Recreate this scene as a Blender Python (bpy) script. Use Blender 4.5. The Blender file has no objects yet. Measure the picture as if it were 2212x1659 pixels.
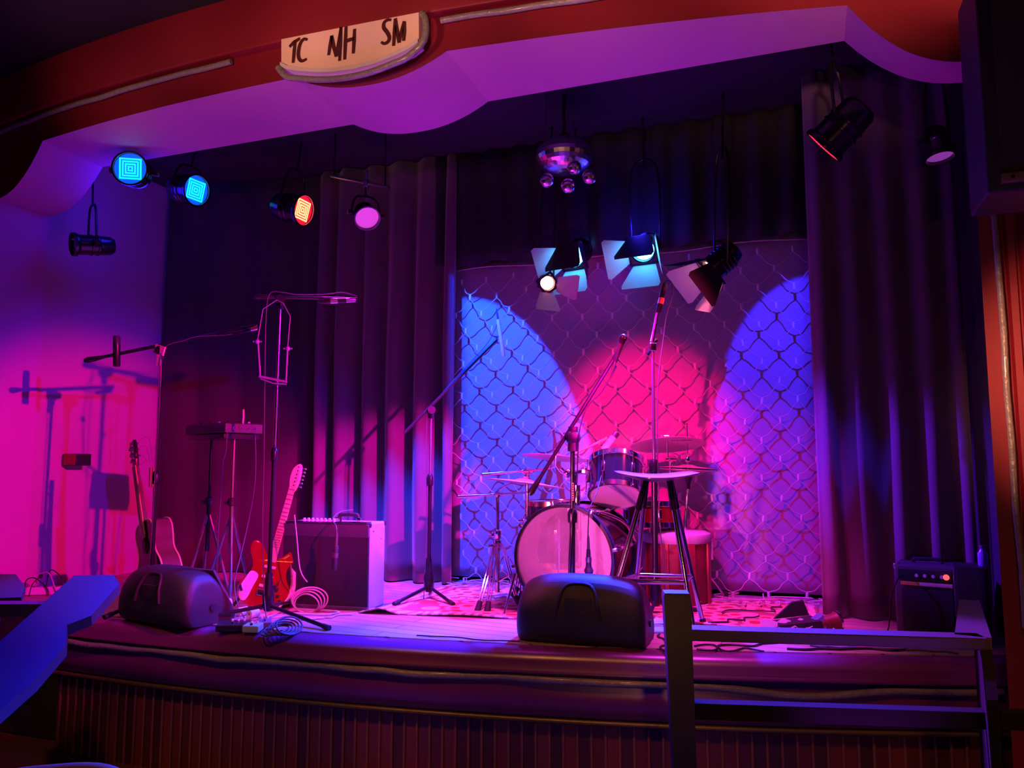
import bpy, bmesh, math, random
from mathutils import Vector, Matrix, noise as mnoise
random.seed(7)
SC = bpy.context.scene
COL = SC.collection
V = Vector
PI = math.pi
# ------------------------------------------------------------------ survey of the place
# The hall was measured once: eye point 1.6 m above the house floor, stage deck 0.75 m high.
EYE = V((0, 0, 1.6)); FPX = 1661.0
YAW = math.radians(19.7); PITCH = math.radians(6.0)
SZ = 0.75
FW = V((-math.sin(YAW) * math.cos(PITCH), math.cos(YAW) * math.cos(PITCH), math.sin(PITCH)))
RT = V((math.cos(YAW), math.sin(YAW), 0)); UP = RT.cross(FW)
FH = V((-math.sin(YAW), math.cos(YAW), 0))
def ray(px, py): return FW * FPX + RT * (px - 1106) + UP * (829.5 - py)
def G(px, py, z=SZ):                       # point of a horizontal surface
    d = ray(px, py); return EYE + d * ((z - EYE.z) / d.z)
def PY(px, py, y):                         # point of a wall parallel to the stage front
    d = ray(px, py); return EYE + d * (y / d.y)
def PX(px, py, x):
    d = ray(px, py); return EYE + d * (x / d.x)
def PD(px, py, dep):                       # point at a horizontal distance
    d = ray(px, py); return EYE + d * (dep / d.dot(FH))
def dep(p): return (V(p) - EYE).dot(FH)
# ------------------------------------------------------------------ materials
MATS = {}
def mat(name, col, rough=.5, metal=0., var=.12, nscale=8., bump=0., bscale=60., emit=None, es=1., coat=0., sheen=0., spec=.5, trans=0.):
    if name in MATS: return MATS[name]
    m = bpy.data.materials.new(name); m.use_nodes = True
    nt = m.node_tree; ns = nt.nodes; b = ns['Principled BSDF']
    b.inputs['Roughness'].default_value = rough; b.inputs['Metallic'].default_value = metal
    b.inputs['Specular IOR Level'].default_value = spec
    b.inputs['Coat Weight'].default_value = coat; b.inputs['Coat Roughness'].default_value = .08
    b.inputs['Sheen Weight'].default_value = sheen
    b.inputs['Transmission Weight'].default_value = trans
    tc = ns.new('ShaderNodeTexCoord')
    nz = ns.new('ShaderNodeTexNoise'); nz.inputs['Scale'].default_value = nscale; nz.inputs['Detail'].default_value = 4
    nt.links.new(tc.outputs['Object'], nz.inputs['Vector'])
    mx = ns.new('ShaderNodeMix'); mx.data_type = 'RGBA'
    c = list(col)[:3]
    mx.inputs[6].default_value = [max(0, x * (1 - var)) for x in c] + [1]
    mx.inputs[7].default_value = [min(1, x * (1 + var)) for x in c] + [1]
    nt.links.new(nz.outputs['Fac'], mx.inputs[0]); nt.links.new(mx.outputs[2], b.inputs['Base Color'])
    if bump:
        n2 = ns.new('ShaderNodeTexNoise'); n2.inputs['Scale'].default_value = bscale; n2.inputs['Detail'].default_value = 3
        nt.links.new(tc.outputs['Object'], n2.inputs['Vector'])
        bp = ns.new('ShaderNodeBump'); bp.inputs['Strength'].default_value = bump; bp.inputs['Distance'].default_value = .01
        nt.links.new(n2.outputs['Fac'], bp.inputs['Height']); nt.links.new(bp.outputs['Normal'], b.inputs['Normal'])
    if emit:
        b.inputs['Emission Color'].default_value = list(emit) + [1]; b.inputs['Emission Strength'].default_value = es
    MATS[name] = m
    return m
def node_mat(name):
    m = bpy.data.materials.new(name); m.use_nodes = True; MATS[name] = m
    nt = m.node_tree
    return m, nt, nt.nodes, nt.nodes['Principled BSDF']
# ------------------------------------------------------------------ object bookkeeping
ORG = {}
def tag(o, label=None, cat=None, group=None, kind=None):
    if label: o['label'] = label
    if cat: o['category'] = cat
    if group: o['group'] = group
    if kind: o['kind'] = kind
    return o
def thing(name, label, cat, loc, group=None):
    o = bpy.data.objects.new(name, None); o.empty_display_size = .05; o.location = loc
    COL.objects.link(o); ORG[o.name] = V(loc); return tag(o, label, cat, group)
def frame(z, up=V((0, 0, 1)), loc=V((0, 0, 0))):      # local +Z along z, local +Y close to up
    z = V(z).normalized(); up = V(up)
    x = up.cross(z)
    if x.length < 1e-4: x = V((1, 0, 0)).cross(z)
    if x.length < 1e-4: x = V((0, 1, 0)).cross(z)
    x.normalize(); y = z.cross(x)
    m = Matrix((x, y, z)).transposed().to_4x4(); m.translation = V(loc); return m
def rz(a, loc=(0, 0, 0)): return Matrix.Translation(V(loc)) @ Matrix.Rotation(a, 4, 'Z')
def smooth_path(pts, k=6):
    pts = [V(p) for p in pts]
    if len(pts) < 3: return pts
    out = []
    for i in range(len(pts) - 1):
        p0 = pts[max(i - 1, 0)]; p1 = pts[i]; p2 = pts[i + 1]; p3 = pts[min(i + 2, len(pts) - 1)]
        for j in range(k):
            t = j / k
            out.append(.5 * ((2 * p1) + (p2 - p0) * t + (2 * p0 - 5 * p1 + 4 * p2 - p3) * t * t + (3 * p1 - p0 - 3 * p2 + p3) * t ** 3))
    out.append(pts[-1]); return out
class B:
    def __init__(s, M=None): s.bm = bmesh.new(); s.M = M or Matrix()
    def v(s, p): return s.bm.verts.new(s.M @ V(p))
    def face(s, vs):
        try: return s.bm.faces.new(vs)
        except ValueError: return None
    def box(s, c, size, rot=None, bevel=0.):
        c = V(c); h = V(size) / 2; R = rot.to_4x4() if rot else Matrix()
        t = bmesh.new(); bmesh.ops.create_cube(t, size=1)
        for v in t.verts: v.co = V((v.co.x * size[0], v.co.y * size[1], v.co.z * size[2]))
        if bevel: bmesh.ops.bevel(t, geom=t.edges[:], offset=bevel, segments=3, affect='EDGES', profile=.6)
        s._merge(t, Matrix.Translation(c) @ R); return s
    def _merge(s, t, m):
        mp = {}
        for v in t.verts: mp[v] = s.v(m @ v.co)
        for f in t.faces: s.face([mp[v] for v in f.verts])
        t.free()
    def quad(s, a, b, c, d, th=0.):
        if not th: s.face([s.v(p) for p in (a, b, c, d)]); return s
        a, b, c, d = V(a), V(b), V(c), V(d); n = (b - a).cross(d - a).normalized() * th
        s.hexa([a, b, c, d], [a + n, b + n, c + n, d + n]); return s
    def hexa(s, lo, hi):
        L = [s.v(p) for p in lo]; H = [s.v(p) for p in hi]; n = len(L)
        s.face(L[::-1]); s.face(H)
        for i in range(n): s.face([L[i], L[(i + 1) % n], H[(i + 1) % n], H[i]])
        return s
    def loft(s, rings, cap=True, close=False):
        R = [[s.v(p) for p in r] for r in rings]; n = len(R[0])
        for a, b in zip(R[:-1], R[1:]):
            for i in range(n): s.face([a[i], a[(i + 1) % n], b[(i + 1) % n], b[i]])
        if close:
            a, b = R[-1], R[0]
            for i in range(n): s.face([a[i], a[(i + 1) % n], b[(i + 1) % n], b[i]])
        elif cap: s.face(R[0][::-1]); s.face(R[-1])
        return s
    def grid(s, rows):
        R = [[s.v(p) for p in r] for r in rows]
        for a, b in zip(R[:-1], R[1:]):
            for i in range(len(a) - 1): s.face([a[i], a[i + 1], b[i + 1], b[i]])
        return s
    def tube(s, pts, r, n=8, k=0, cap=True, close=False):
        pts = smooth_path(pts, k) if k else [V(p) for p in pts]
        N = len(pts); rings = []; prev = None
        for i, p in enumerate(pts):
            t = (pts[min(i + 1, N - 1)] - pts[max(i - 1, 0)])
            if close: t = pts[(i + 1) % N] - pts[i - 1]
            if t.length < 1e-7: t = V((0, 0, 1))
            t.normalize()
            if prev is None:
                u = t.orthogonal().normalized()
            else:
                u = prev - t * prev.dot(t)
                u = u.normalized() if u.length > 1e-6 else t.orthogonal().normalized()
            prev = u; w = t.cross(u)
            rr = r[min(i * len(r) // N, len(r) - 1)] if isinstance(r, (list, tuple)) else r
            rings.append([p + (u * math.cos(a) + w * math.sin(a)) * rr for a in [2 * PI * j / n for j in range(n)]])
        return s.loft(rings, cap, close)
    def cone(s, p0, p1, r0, r1, n=16): 
        p0, p1 = V(p0), V(p1); F = frame(p1 - p0); x = F.col[0].xyz; y = F.col[1].xyz
        return s.loft([[p + (x * math.cos(2 * PI * j / n) + y * math.sin(2 * PI * j / n)) * r for j in range(n)] for p, r in ((p0, r0), (p1, r1))])
    def lathe(s, prof, F=None, n=32, cap=True, arc=2 * PI):
        F = F or Matrix(); rings = []
        for r, z in prof:
            rings.append([F @ V((r * math.cos(2 * PI * j / n), r * math.sin(2 * PI * j / n), z)) for j in range(n)])
        return s.loft(rings, cap)
    def torus(s, F, R, r, n=32, m=8):
        rings = []
        for i in range(n):
            a = 2 * PI * i / n
            rings.append([F @ V(((R + r * math.cos(b)) * math.cos(a), (R + r * math.cos(b)) * math.sin(a), r * math.sin(b))) for b in [2 * PI * j / m for j in range(m)]])
        return s.loft(rings, False, True)
    def ball(s, c, r, n=16, m=10, F=None, sc=(1, 1, 1)):
        F = F or Matrix(); c = V(c); rings = []
        for i in range(1, m):
            t = PI * i / m
            rings.append([c + (F.to_3x3() @ V((r * sc[0] * math.sin(t) * math.cos(2 * PI * j / n), r * sc[1] * math.sin(t) * math.sin(2 * PI * j / n), -r * sc[2] * math.cos(t)))) for j in range(n)])
        return s.loft(rings)
    def prism(s, poly, d, F=None, z0=0., bevel=0.):
        F = F or Matrix()
        t = bmesh.new()
        L = [t.verts.new((x, y, z0)) for x, y in poly]; H = [t.verts.new((x, y, z0 + d)) for x, y in poly]
        n = len(poly); t.faces.new(L[::-1]); t.faces.new(H)
        for i in range(n): t.faces.new([L[i], L[(i + 1) % n], H[(i + 1) % n], H[i]])
        if bevel:
            es = [e for e in t.edges if abs(e.verts[0].co.z - e.verts[1].co.z) < 1e-6]
            bmesh.ops.bevel(t, geom=es, offset=bevel, segments=3, affect='EDGES', profile=.5)
        s._merge(t, F); return s
    def two_sided(s, n):                      # faces that look along n take the second material
        for f in s.bm.faces: f.normal_update(); f.material_index = 1 if f.normal.dot(n) > -.5 else 0
    def build(s, name, m, parent=None, smooth=True, angle=40, label=None):
        bmesh.ops.recalc_face_normals(s.bm, faces=s.bm.faces[:])
        org = ORG.get(parent.name, V((0, 0, 0))) if parent else V((0, 0, 0))
        if org.length:
            for v in s.bm.verts: v.co -= org
        me = bpy.data.meshes.new(name); s.bm.to_mesh(me); s.bm.free()
        o = bpy.data.objects.new(name, me); COL.objects.link(o)
        for mm in (m if isinstance(m, (list, tuple)) else [m]): me.materials.append(mm)
        if smooth:
            me.polygons.foreach_set('use_smooth', [True] * len(me.polygons))
            me.set_sharp_from_angle(angle=math.radians(angle))
        if parent: o.parent = parent
        ORG[o.name] = org
        if label: o['label'] = label
        return o
def solo(b, name, m, label, cat, group=None, kind=None, **k):       # a thing that is one mesh; origin moved to its base
    o = b.build(name, m, None, **k)
    vs = [v.co for v in o.data.vertices]
    lo = V((sum(v.x for v in vs) / len(vs), sum(v.y for v in vs) / len(vs), min(v.z for v in vs)))
    o.data.transform(Matrix.Translation(-lo)); o.location = lo; ORG[o.name] = lo
    return tag(o, label, cat, group, kind)
def struct(b, name, m, **k): return tag(b.build(name, m, None, **k), kind='structure')
def dup(o, dloc, label, parent=None):                               # copy of a thing with its parts and sub-parts
    c = o.copy(); COL.objects.link(c)
    if parent: c.parent = parent
    else:
        c.location = V(o.location) + V(dloc); c['label'] = label
    for ch in [x for x in bpy.data.objects if x.parent == o]: dup(ch, None, None, c)
    return c
# ------------------------------------------------------------------ palette
red_paint = mat('red_paint', (.23, .010, .026), .5, var=.2, nscale=3, bump=.15, bscale=25)
pale_plaster = mat('pale_plaster', (.54, .22, .48), .7, var=.06, nscale=2, bump=.1, bscale=40)
wall_plaster = mat('wall_plaster', (.50, .30, .42), .75, var=.08, nscale=2, bump=.15, bscale=30)
black_cloth = mat('black_cloth', (.022, .020, .028), .9, var=.3, nscale=6, bump=.2, bscale=40)
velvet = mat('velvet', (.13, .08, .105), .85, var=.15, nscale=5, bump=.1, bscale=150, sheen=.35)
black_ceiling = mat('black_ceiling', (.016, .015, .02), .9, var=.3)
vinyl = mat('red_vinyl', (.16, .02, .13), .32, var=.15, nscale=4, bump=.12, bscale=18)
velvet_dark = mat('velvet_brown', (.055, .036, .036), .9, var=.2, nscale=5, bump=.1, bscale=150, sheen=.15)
pale_metal = mat('pale_metal', (.38, .36, .46), .42, .35, var=.08, nscale=30)
vinyl.node_tree.nodes['Principled BSDF'].inputs['Coat Weight'].default_value = .9; vinyl.node_tree.nodes['Principled BSDF'].inputs['Coat Roughness'].default_value = .3
black_plastic = mat('black_plastic', (.03, .03, .034), .42, var=.2, nscale=30, bump=.25, bscale=420)
black_paint = mat('black_paint', (.022, .022, .026), .35, var=.2, nscale=10, bump=.08, bscale=80)
black_metal = mat('black_metal', (.02, .02, .024), .28, .3, var=.15, nscale=20)
can_metal = mat('can_metal', (.05, .05, .06), .22, .75, var=.15, nscale=20)
chrome = mat('chrome', (.82, .80, .82), .14, 1., var=.05, nscale=20)
steel = mat('steel', (.45, .44, .46), .28, .9, var=.1, nscale=20)
rubber = mat('rubber', (.018, .018, .02), .7, var=.2, nscale=30)
rail_paint = mat('rail_paint', (.095, .07, .115), .34, var=.15, nscale=6, bump=.06, bscale=60)
rail_shaded = mat('rail_shaded', (.016, .013, .014), .9, spec=.1, var=.2, nscale=8)  # near-black copy of the rail paint, shade painted into it
cymbal_m = mat('cymbal_bronze', (.92, .70, .66), .38, .25, var=.08, nscale=30, bump=.05, bscale=120)
drum_black = mat('drum_black', (.012, .012, .016), .15, var=.2, coat=.6)
drum_red = mat('drum_red', (.15, .005, .008), .2, var=.25, nscale=14, coat=.6)
head_m = mat('drum_head', (.80, .72, .74), .45, var=.05, nscale=6)
cream = mat('cream_plastic', (.80, .66, .46), .4, var=.06)
maple = mat('maple', (.66, .45, .26), .35, var=.12, nscale=10, coat=.4)
white_plastic = mat('white_plastic', (.78, .76, .78), .4, var=.05)
guitar_red = mat('guitar_red', (.24, .0, .008), .2, var=.1, coat=.5)
pearl = mat('pearl_guard', (.78, .62, .72), .3, var=.12, nscale=40)
guitar_black = mat('guitar_black', (.012, .010, .012), .3, var=.2, coat=.25)
guitar_side = mat('guitar_side', (.15, .075, .09), .16, var=.25, nscale=12, coat=.8)
tolex = mat('tolex', (.10, .085, .095), .55, var=.2, nscale=30, bump=.25, bscale=300)
amp_hide = mat('amp_hide', (.52, .44, .50), .5, var=.12, nscale=30, bump=.2, bscale=300)  # paler than black tolex, puts the bright side light into the colour
grille = mat('grille_cloth', (.035, .026, .03), .8, var=.3, nscale=120, bump=.3, bscale=500)
rope_m = mat('rope_tube', (.26, .25, .23), .28, var=.45, nscale=60, bump=.6, bscale=55, coat=.5)
paper = mat('paper', (.75, .62, .48), .8, var=.08)
cable_w = mat('cable_pale', (.55, .44, .42), .5, var=.08)
cable_b = mat('cable_black', (.015, .015, .018), .45, var=.2)
cable_g = mat('cable_grey', (.10, .10, .12), .5, var=.1)
cable_blue = mat('cable_blue', (.12, .2, .45), .5, var=.1)
wood_red = mat('red_wood', (.20, .028, .025), .5, var=.3, nscale=12, bump=.15, bscale=30)
cushion_m = mat('grey_cushion', (.42, .38, .44), .75, var=.1, nscale=20)
stave_wood = mat('stave_wood', (.30, .075, .04), .5, var=.25, nscale=12)
tan_wood = mat('tan_wood', (.50, .27, .14), .4, var=.2, nscale=14)
mirror = mat('mirror_facets', (.9, .85, .9), .24, 1., var=.1, nscale=60)
green_p = mat('green_plastic', (.35, .7, .3), .4)
# ================================================================== SETTING
XC, HALF = -2.05, 2.85
XL, XR = XC - HALF, XC + HALF                 # inner faces of the proscenium pillars
YB = 3.9                                       # back edge of the proscenium
YBACK = 5.38
ZTOP = 4.12
def y_fas(x): t = x - XC; return 3.305 + .031 * t + .037 * t * t          # bowed fascia front
def y_apr(x): t = x - XC; return 3.385 + .09 * t + .042 * t * t           # bowed apron front
def y_edge(x): return y_apr(x) + .095
# --- procedural surfaces of the setting
m, nt, ns, bs = node_mat('stage_boards')
tc = ns.new('ShaderNodeTexCoord'); mp = ns.new('ShaderNodeMapping'); br = ns.new('ShaderNodeTexBrick')
nt.links.new(tc.outputs['Object'], mp.inputs['Vector']); mp.inputs['Rotation'].default_value = (0, 0, .12)
nt.links.new(mp.outputs['Vector'], br.inputs['Vector'])
br.inputs['Scale'].default_value = 1.; br.inputs['Brick Width'].default_value = 1.6; br.inputs['Row Height'].default_value = .09
br.inputs['Mortar Size'].default_value = .003
br.inputs['Color1'].default_value = (.50, .36, .32, 1); br.inputs['Color2'].default_value = (.40, .28, .26, 1); br.inputs['Mortar'].default_value = (.09, .06, .05, 1)
nt.links.new(br.outputs['Color'], bs.inputs['Base Color']); bs.inputs['Roughness'].default_value = .42
bp = ns.new('ShaderNodeBump'); bp.inputs['Strength'].default_value = .2; bp.inputs['Distance'].default_value = .004
nt.links.new(br.outputs['Fac'], bp.inputs['Height']); nt.links.new(bp.outputs['Normal'], bs.inputs['Normal'])
stage_boards = m
m, nt, ns, bs = node_mat('front_boards')
tc = ns.new('ShaderNodeTexCoord'); sp = ns.new('ShaderNodeSeparateXYZ'); nt.links.new(tc.outputs['Object'], sp.inputs[0])
dv = ns.new('ShaderNodeMath'); dv.operation = 'DIVIDE'; dv.inputs[1].default_value = .0635; nt.links.new(sp.outputs['X'], dv.inputs[0])
fl = ns.new('ShaderNodeMath'); fl.operation = 'FLOOR'; nt.links.new(dv.outputs[0], fl.inputs[0])
wn = ns.new('ShaderNodeTexWhiteNoise'); wn.noise_dimensions = '1D'; nt.links.new(fl.outputs[0], wn.inputs['W'])
rp = ns.new('ShaderNodeValToRGB'); nt.links.new(wn.outputs['Value'], rp.inputs[0])
rp.color_ramp.elements[0].color = (.07, .022, .024, 1); rp.color_ramp.elements[1].color = (.22, .045, .035, 1)
nt.links.new(rp.outputs[0], bs.inputs['Base Color']); bs.inputs['Roughness'].default_value = .4
front_boards = m
m, nt, ns, bs = node_mat('rug_weave')
tc = ns.new('ShaderNodeTexCoord'); sp = ns.new('ShaderNodeSeparateXYZ'); nt.links.new(tc.outputs['Generated'], sp.inputs[0])
vo = ns.new('ShaderNodeTexVoronoi'); vo.inputs['Scale'].default_value = 9.; nt.links.new(tc.outputs['Object'], vo.inputs['Vector'])
wv = ns.new('ShaderNodeTexWave'); wv.inputs['Scale'].default_value = 5.; wv.inputs['Distortion'].default_value = 6.; nt.links.new(tc.outputs['Object'], wv.inputs['Vector'])
r1 = ns.new('ShaderNodeValToRGB'); nt.links.new(vo.outputs['Distance'], r1.inputs[0]); r1.color_ramp.interpolation = 'CONSTANT'
e = r1.color_ramp.elements; e[0].color = (.42, .05, .04, 1); e[1].position = .3; e[1].color = (.62, .42, .30, 1)
x = e.new(.62); x.color = (.35, .10, .10, 1)
r2 = ns.new('ShaderNodeValToRGB'); nt.links.new(wv.outputs['Fac'], r2.inputs[0]); r2.color_ramp.interpolation = 'CONSTANT'
e = r2.color_ramp.elements; e[0].color = (.68, .55, .46, 1); e[1].position = .6; e[1].color = (.38, .20, .20, 1)
mn = []
for ax in ('X', 'Y'):
    a = ns.new('ShaderNodeMath'); a.operation = 'SUBTRACT'; a.inputs[1].default_value = .5; nt.links.new(sp.outputs[ax], a.inputs[0])
    b2 = ns.new('ShaderNodeMath'); b2.operation = 'ABSOLUTE'; nt.links.new(a.outputs[0], b2.inputs[0]); mn.append(b2)
g1 = ns.new('ShaderNodeMath'); g1.operation = 'GREATER_THAN'; g1.inputs[1].default_value = .43; nt.links.new(mn[0].outputs[0], g1.inputs[0])
g2 = ns.new('ShaderNodeMath'); g2.operation = 'GREATER_THAN'; g2.inputs[1].default_value = .38; nt.links.new(mn[1].outputs[0], g2.inputs[0])
mxm = ns.new('ShaderNodeMath'); mxm.operation = 'MAXIMUM'; nt.links.new(g1.outputs[0], mxm.inputs[0]); nt.links.new(g2.outputs[0], mxm.inputs[1])
mx = ns.new('ShaderNodeMix'); mx.data_type = 'RGBA'; nt.links.new(mxm.outputs[0], mx.inputs[0]); nt.links.new(r1.outputs[0], mx.inputs[6]); nt.links.new(r2.outputs[0], mx.inputs[7])
nt.links.new(mx.outputs[2], bs.inputs['Base Color']); bs.inputs['Roughness'].default_value = .9
rug_m = m
backdrop_m = mat('backdrop_cloth', (.36, .34, .40), .85, var=.14, nscale=1.6, bump=.25, bscale=9)
house_m = mat('house_dark', (.03, .025, .03), .8, var=.2)
# --- house floor, walls, ceilings
b = B(); b.box((-1.5, 1., -.05), (14, 9.6, .1)); struct(b, 'floor', mat('house_carpet', (.10, .03, .03), .9, nscale=40))
# stage deck with its bowed front
xs = [XL - .9 + i * (HALF * 2 + 1.9) / 48 for i in range(49)]
b = B(); b.loft([[(x, y_edge(x), SZ - .06), (x, y_edge(x), SZ), (x, YBACK + .1, SZ), (x, YBACK + .1, SZ - .06)] for x in xs])
struct(b, 'floor_stage', stage_boards)
b = B(); b.box((XC, YBACK + .1, 2.2), (HALF * 2 + 2, .08, 4.4)); struct(b, 'wall_back', black_cloth)
b = B(); b.box((XL - .09, (YB + YBACK) / 2, 2.3), (.1, YBACK - YB + .3, 3.5)); struct(b, 'wall_left', wall_plaster)
b = B(); b.box((XR + .22, (YB + YBACK) / 2 + .15, 2.3), (.1, YBACK - YB + .1, 3.5)); struct(b, 'wall_right', black_cloth)
b = B(); b.box((XC, (YB + YBACK) / 2 + .1, 4.01), (HALF * 2 + 2, YBACK - YB + .3, .1)); struct(b, 'ceiling_stage', black_ceiling)
b = B(); b.box((-1.5, .6, 4.22), (16, 9.0, .12)); struct(b, 'ceiling', mat('house_ceiling', (.007, .006, .010), .8))
b = B(); b.box((-1.5, -3.8, 2.1), (14, .1, 4.2)); struct(b, 'wall_rear', house_m)
# --- proscenium arch: soffit + reveals (pale), fascia (red)
def arch_z(x):
    a = abs(x - XC)
    z = 3.66
    if a > 2.37:
        s = min(1, (a - 2.37) / (HALF - 2.37)); z = 3.66 - .30 * (1 - (1 - s) ** 2.3)
    u = abs(x + 1.98) / .44
    if u < 1: z = 3.66 - .115 * (1 - u ** 2.2)
    return z
ax_ = sorted(set([XL + i * HALF * 2 / 120 for i in range(121)] + [XC - 2.37, XC + 2.37, -1.98 - .44, -1.98 + .44]))
def xb(x): return x + .055 * max(0, min(1, (x - XC - 2.3) / .5))          # the right jamb splays outward
rows = [[(x, y_fas(x), arch_z(x)), (xb(x), YB, arch_z(x))] for x in ax_]
b = B(); b.grid(rows)
b.grid([[(XL, y_fas(XL), SZ - .1), (XL, YB, SZ - .1)], [(XL, y_fas(XL), arch_z(XL)), (XL, YB, arch_z(XL))]])
b.grid([[(XR, y_fas(XR), SZ - .1), (xb(XR), YB, SZ - .1)], [(XR, y_fas(XR), arch_z(XR)), (xb(XR), YB, arch_z(XR))]])
b.grid([[(xb(x), YB, arch_z(x)), (xb(x), YB, 4.0)] for x in ax_])
struct(b, 'trim_soffit', pale_plaster, angle=25)
ZL = 3.845                                    # ledge of the stepped fascia
b = B()
b.grid([[(x, y_fas(x), arch_z(x)), (x, y_fas(x), ZL)] for x in ax_])
xe = [XL - 2.2 + i * (HALF * 2 + 4.4) / 80 for i in range(81)]
b.grid([[(x, y_fas(x), ZL), (x, y_fas(x) - .055, ZL), (x, y_fas(x) - .06, ZL + .012), (x, y_fas(x) - .06, ZTOP + .05)] for x in xe])
# left of the opening
xl = [XL - 2.2 + i * 2.2 / 20 for i in range(21)]
b.grid([[(x, y_fas(x), -.02), (x, y_fas(x), ZL)] for x in xl])
struct(b, 'wall_front', red_paint, angle=30)
# right pillar with its rounded mouldings
b = B()
prof = [(XR, y_fas(XR) + .0), (XR + .075, y_fas(XR) - .002), (XR + .083, y_fas(XR) + .022), (XR + .095, y_fas(XR) + .022), (XR + .102, y_fas(XR) - .004), (XR + .128, y_fas(XR) - .006),
        (XR + .134, y_fas(XR) + .02), (XR + .146, y_fas(XR) + .02)]
for i in range(13):
    t = i / 12; prof.append((XR + .152 + .36 * t, y_fas(XR) - .02 - .075 * math.sin(PI * t) ** .8 + .02 * t))
prof += [(XR + .53, y_fas(XR) + .02), (XR + .55, y_fas(XR) - .02), (XR + 2.6, y_fas(XR) + .3)]
b.grid([[(x, y, -.02) for x, y in prof], [(x, y, ZL + .01) for x, y in prof]])
struct(b, 'pillar_right', red_paint, angle=50)
# --- apron: padded roll, lower band, ribbed boards
xa = [XL + .93 + i * (XR + .25 - XL - .93) / 90 for i in range(91)]
def apr(x, off, z): 
    t = x - XC; d = .09 + .084 * t; L = math.hypot(1, d)
    return V((x + off * d / L, y_apr(x) - off / L, z))
padp = [(-.105, .738), (-.10, .745), (-.06, .748), (-.02, .744), (.012, .728), (.028, .70), (.030, .672), (.038, .664), (.040, .652), (.030, .645)]
b = B(); b.grid([[apr(x, o, z) for o, z in padp] for x in xa])
for x in (xa[0], xa[-1]):
    b.face([b.v(apr(x, o, z)) for o, z in padp + [(-.105, .645)]])
struct(b, 'trim_1', vinyl, angle=60)
bandp = [(.030, .646), (.012, .640), (.012, .57), (.018, .56), (.012, .50), (0, .452), (-.02, .446), (-.105, .446)]
b = B(); b.grid([[apr(x, o, z) for o, z in bandp] for x in xa])
for x in (xa[0], xa[-1]):
    b.face([b.v(apr(x, o, z)) for o, z in bandp + [(-.105, .646)]])
struct(b, 'trim_2', vinyl, angle=60)
b = B(); b.grid([[apr(x, -.035, .45), apr(x, -.035, .0)] for x in xa])
b.face([b.v(apr(xa[0], -.035, .46)), b.v(apr(xa[0], -.035, 0)), b.v(apr(xa[0], -.6, 0)), b.v(apr(xa[0], -.6, .46))])
struct(b, 'trim_3', front_boards, angle=60); b = B()
n = int((xa[-1] - xa[0]) / .0635)
for i in range(n):
    x = math.ceil(xa[0] / .0635) * .0635 + i * .0635
    p = apr(x, -.03, 0); b.tube([(p.x, p.y, 0), (p.x, p.y, .43)], .0075, 8)
struct(b, 'trim_6', mat('rib_wood', (.26, .10, .07), .24, var=.3, nscale=9), angle=60)
# side return of the stage outside the apron (dark, behind the stairs)
b = B(); b.box((XL + .2, 3.75, SZ / 2 - .03), (1.4, .5, SZ - .08)); struct(b, 'trim_4', house_m)
b = B(); b.box((XR + 1.2, y_fas(XR) + .2, .3), (1.9, .1, .6)); struct(b, 'trim_5', house_m)
# --- rope lights (clear tubes, switched off)
def rope(pts, r, label, name='rope_light'):
    b = B(); b.tube(pts, r, 10, 3); return solo(b, name, rope_m, label, 'rope light', angle=80)
def wob(i, a): return a * (mnoise.noise(V((i * .7, 3.1, 0))) )
rope([V((x, y_fas(x) - .026 , ZL - .034 + wob(i, .012))) for i, x in enumerate([XL - .3 + k * .17 for k in range(15)])], .016, 'clear rope light under the arch ledge, stretch left of the lettered sign')
rope([V((x, y_fas(x) - .026 , ZL - .034 + wob(i, .012))) for i, x in enumerate([-1.56 + k * .17 for k in range(15)])], .016, 'clear rope light under the arch ledge, stretch right of the lettered sign')
def sag(x): return -.03 * math.exp(-((x - .02) / .22) ** 2)
rope([apr(x, .022 + .006 * math.sin(i), .617 + wob(i, .014) + sag(x)) for i, x in enumerate([xa[0] + k * .15 for k in range(33)])], .017, 'clear rope light sagging along the apron just under the padded roll')
b = B(); b.tube([apr(x, .0, .432) for x in xa], .013, 8); solo(b, 'moulding_strip', mat('dark_brass', (.16, .13, .06), .4, .5, var=.3, nscale=40), 'thin dark brass beading along the apron above the ribbed boards', 'moulding', angle=80)
rope([V((XR + .045 + wob(k, .012) + .0022 * max(0, 12 - k), y_fas(XR) - .018, .95 + k * .24)) for k in range(12)], .013, 'clear rope light running up the edge of the right red pillar')
pq = [V((XR + .235 + wob(k + 40, .01), y_fas(XR) - .13, 1.6 + k * .1)) for k in range(11)]
rope(pq, .012, 'short gold-lit rope light on the right pillar below the hanging loudspeaker')
# --- lettered sign on the keystone
YS = 3.235
def sp(zx, zy, *_): return PY(560 + zx / 3.456, zy / 3.456, YS)
ft = [(165, 293), (1190, 92), (1192, 290)] 
bot = [(1120, 345), (1000, 400), (860, 455), (700, 495), (560, 513), (430, 516), (300, 508), (215, 496), (165, 470)]
poly = [sp(*p) for p in ft + bot]
sgn = thing('name_sign', 'cream sign with dark red painted initials at the top of the arch', 'sign', poly[0])
F0 = Matrix.Translation(V((0, 0, 0)))
sign_m = mat('sign_cream', (.92, .72, .58), .6, var=.06)
b = B(); b.hexa([p for p in poly], [p + V((0, .05, 0)) for p in poly]); b.build('sign_board', sign_m, sgn, smooth=False)
cx = sum(p.x for p in poly) / len(poly); 
low = [poly[2]] + [sp(*p) for p in bot]
b = B(); b.grid([[p + V((0, -.012, -.0)), p + V((0, -.012, -.022)), p + V((0, .06, -.03)), p + V((0, .06, 0))] for p in low]); b.build('lower_lip', mat('lip_white', (.72, .68, .76), .5), sgn)
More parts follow.
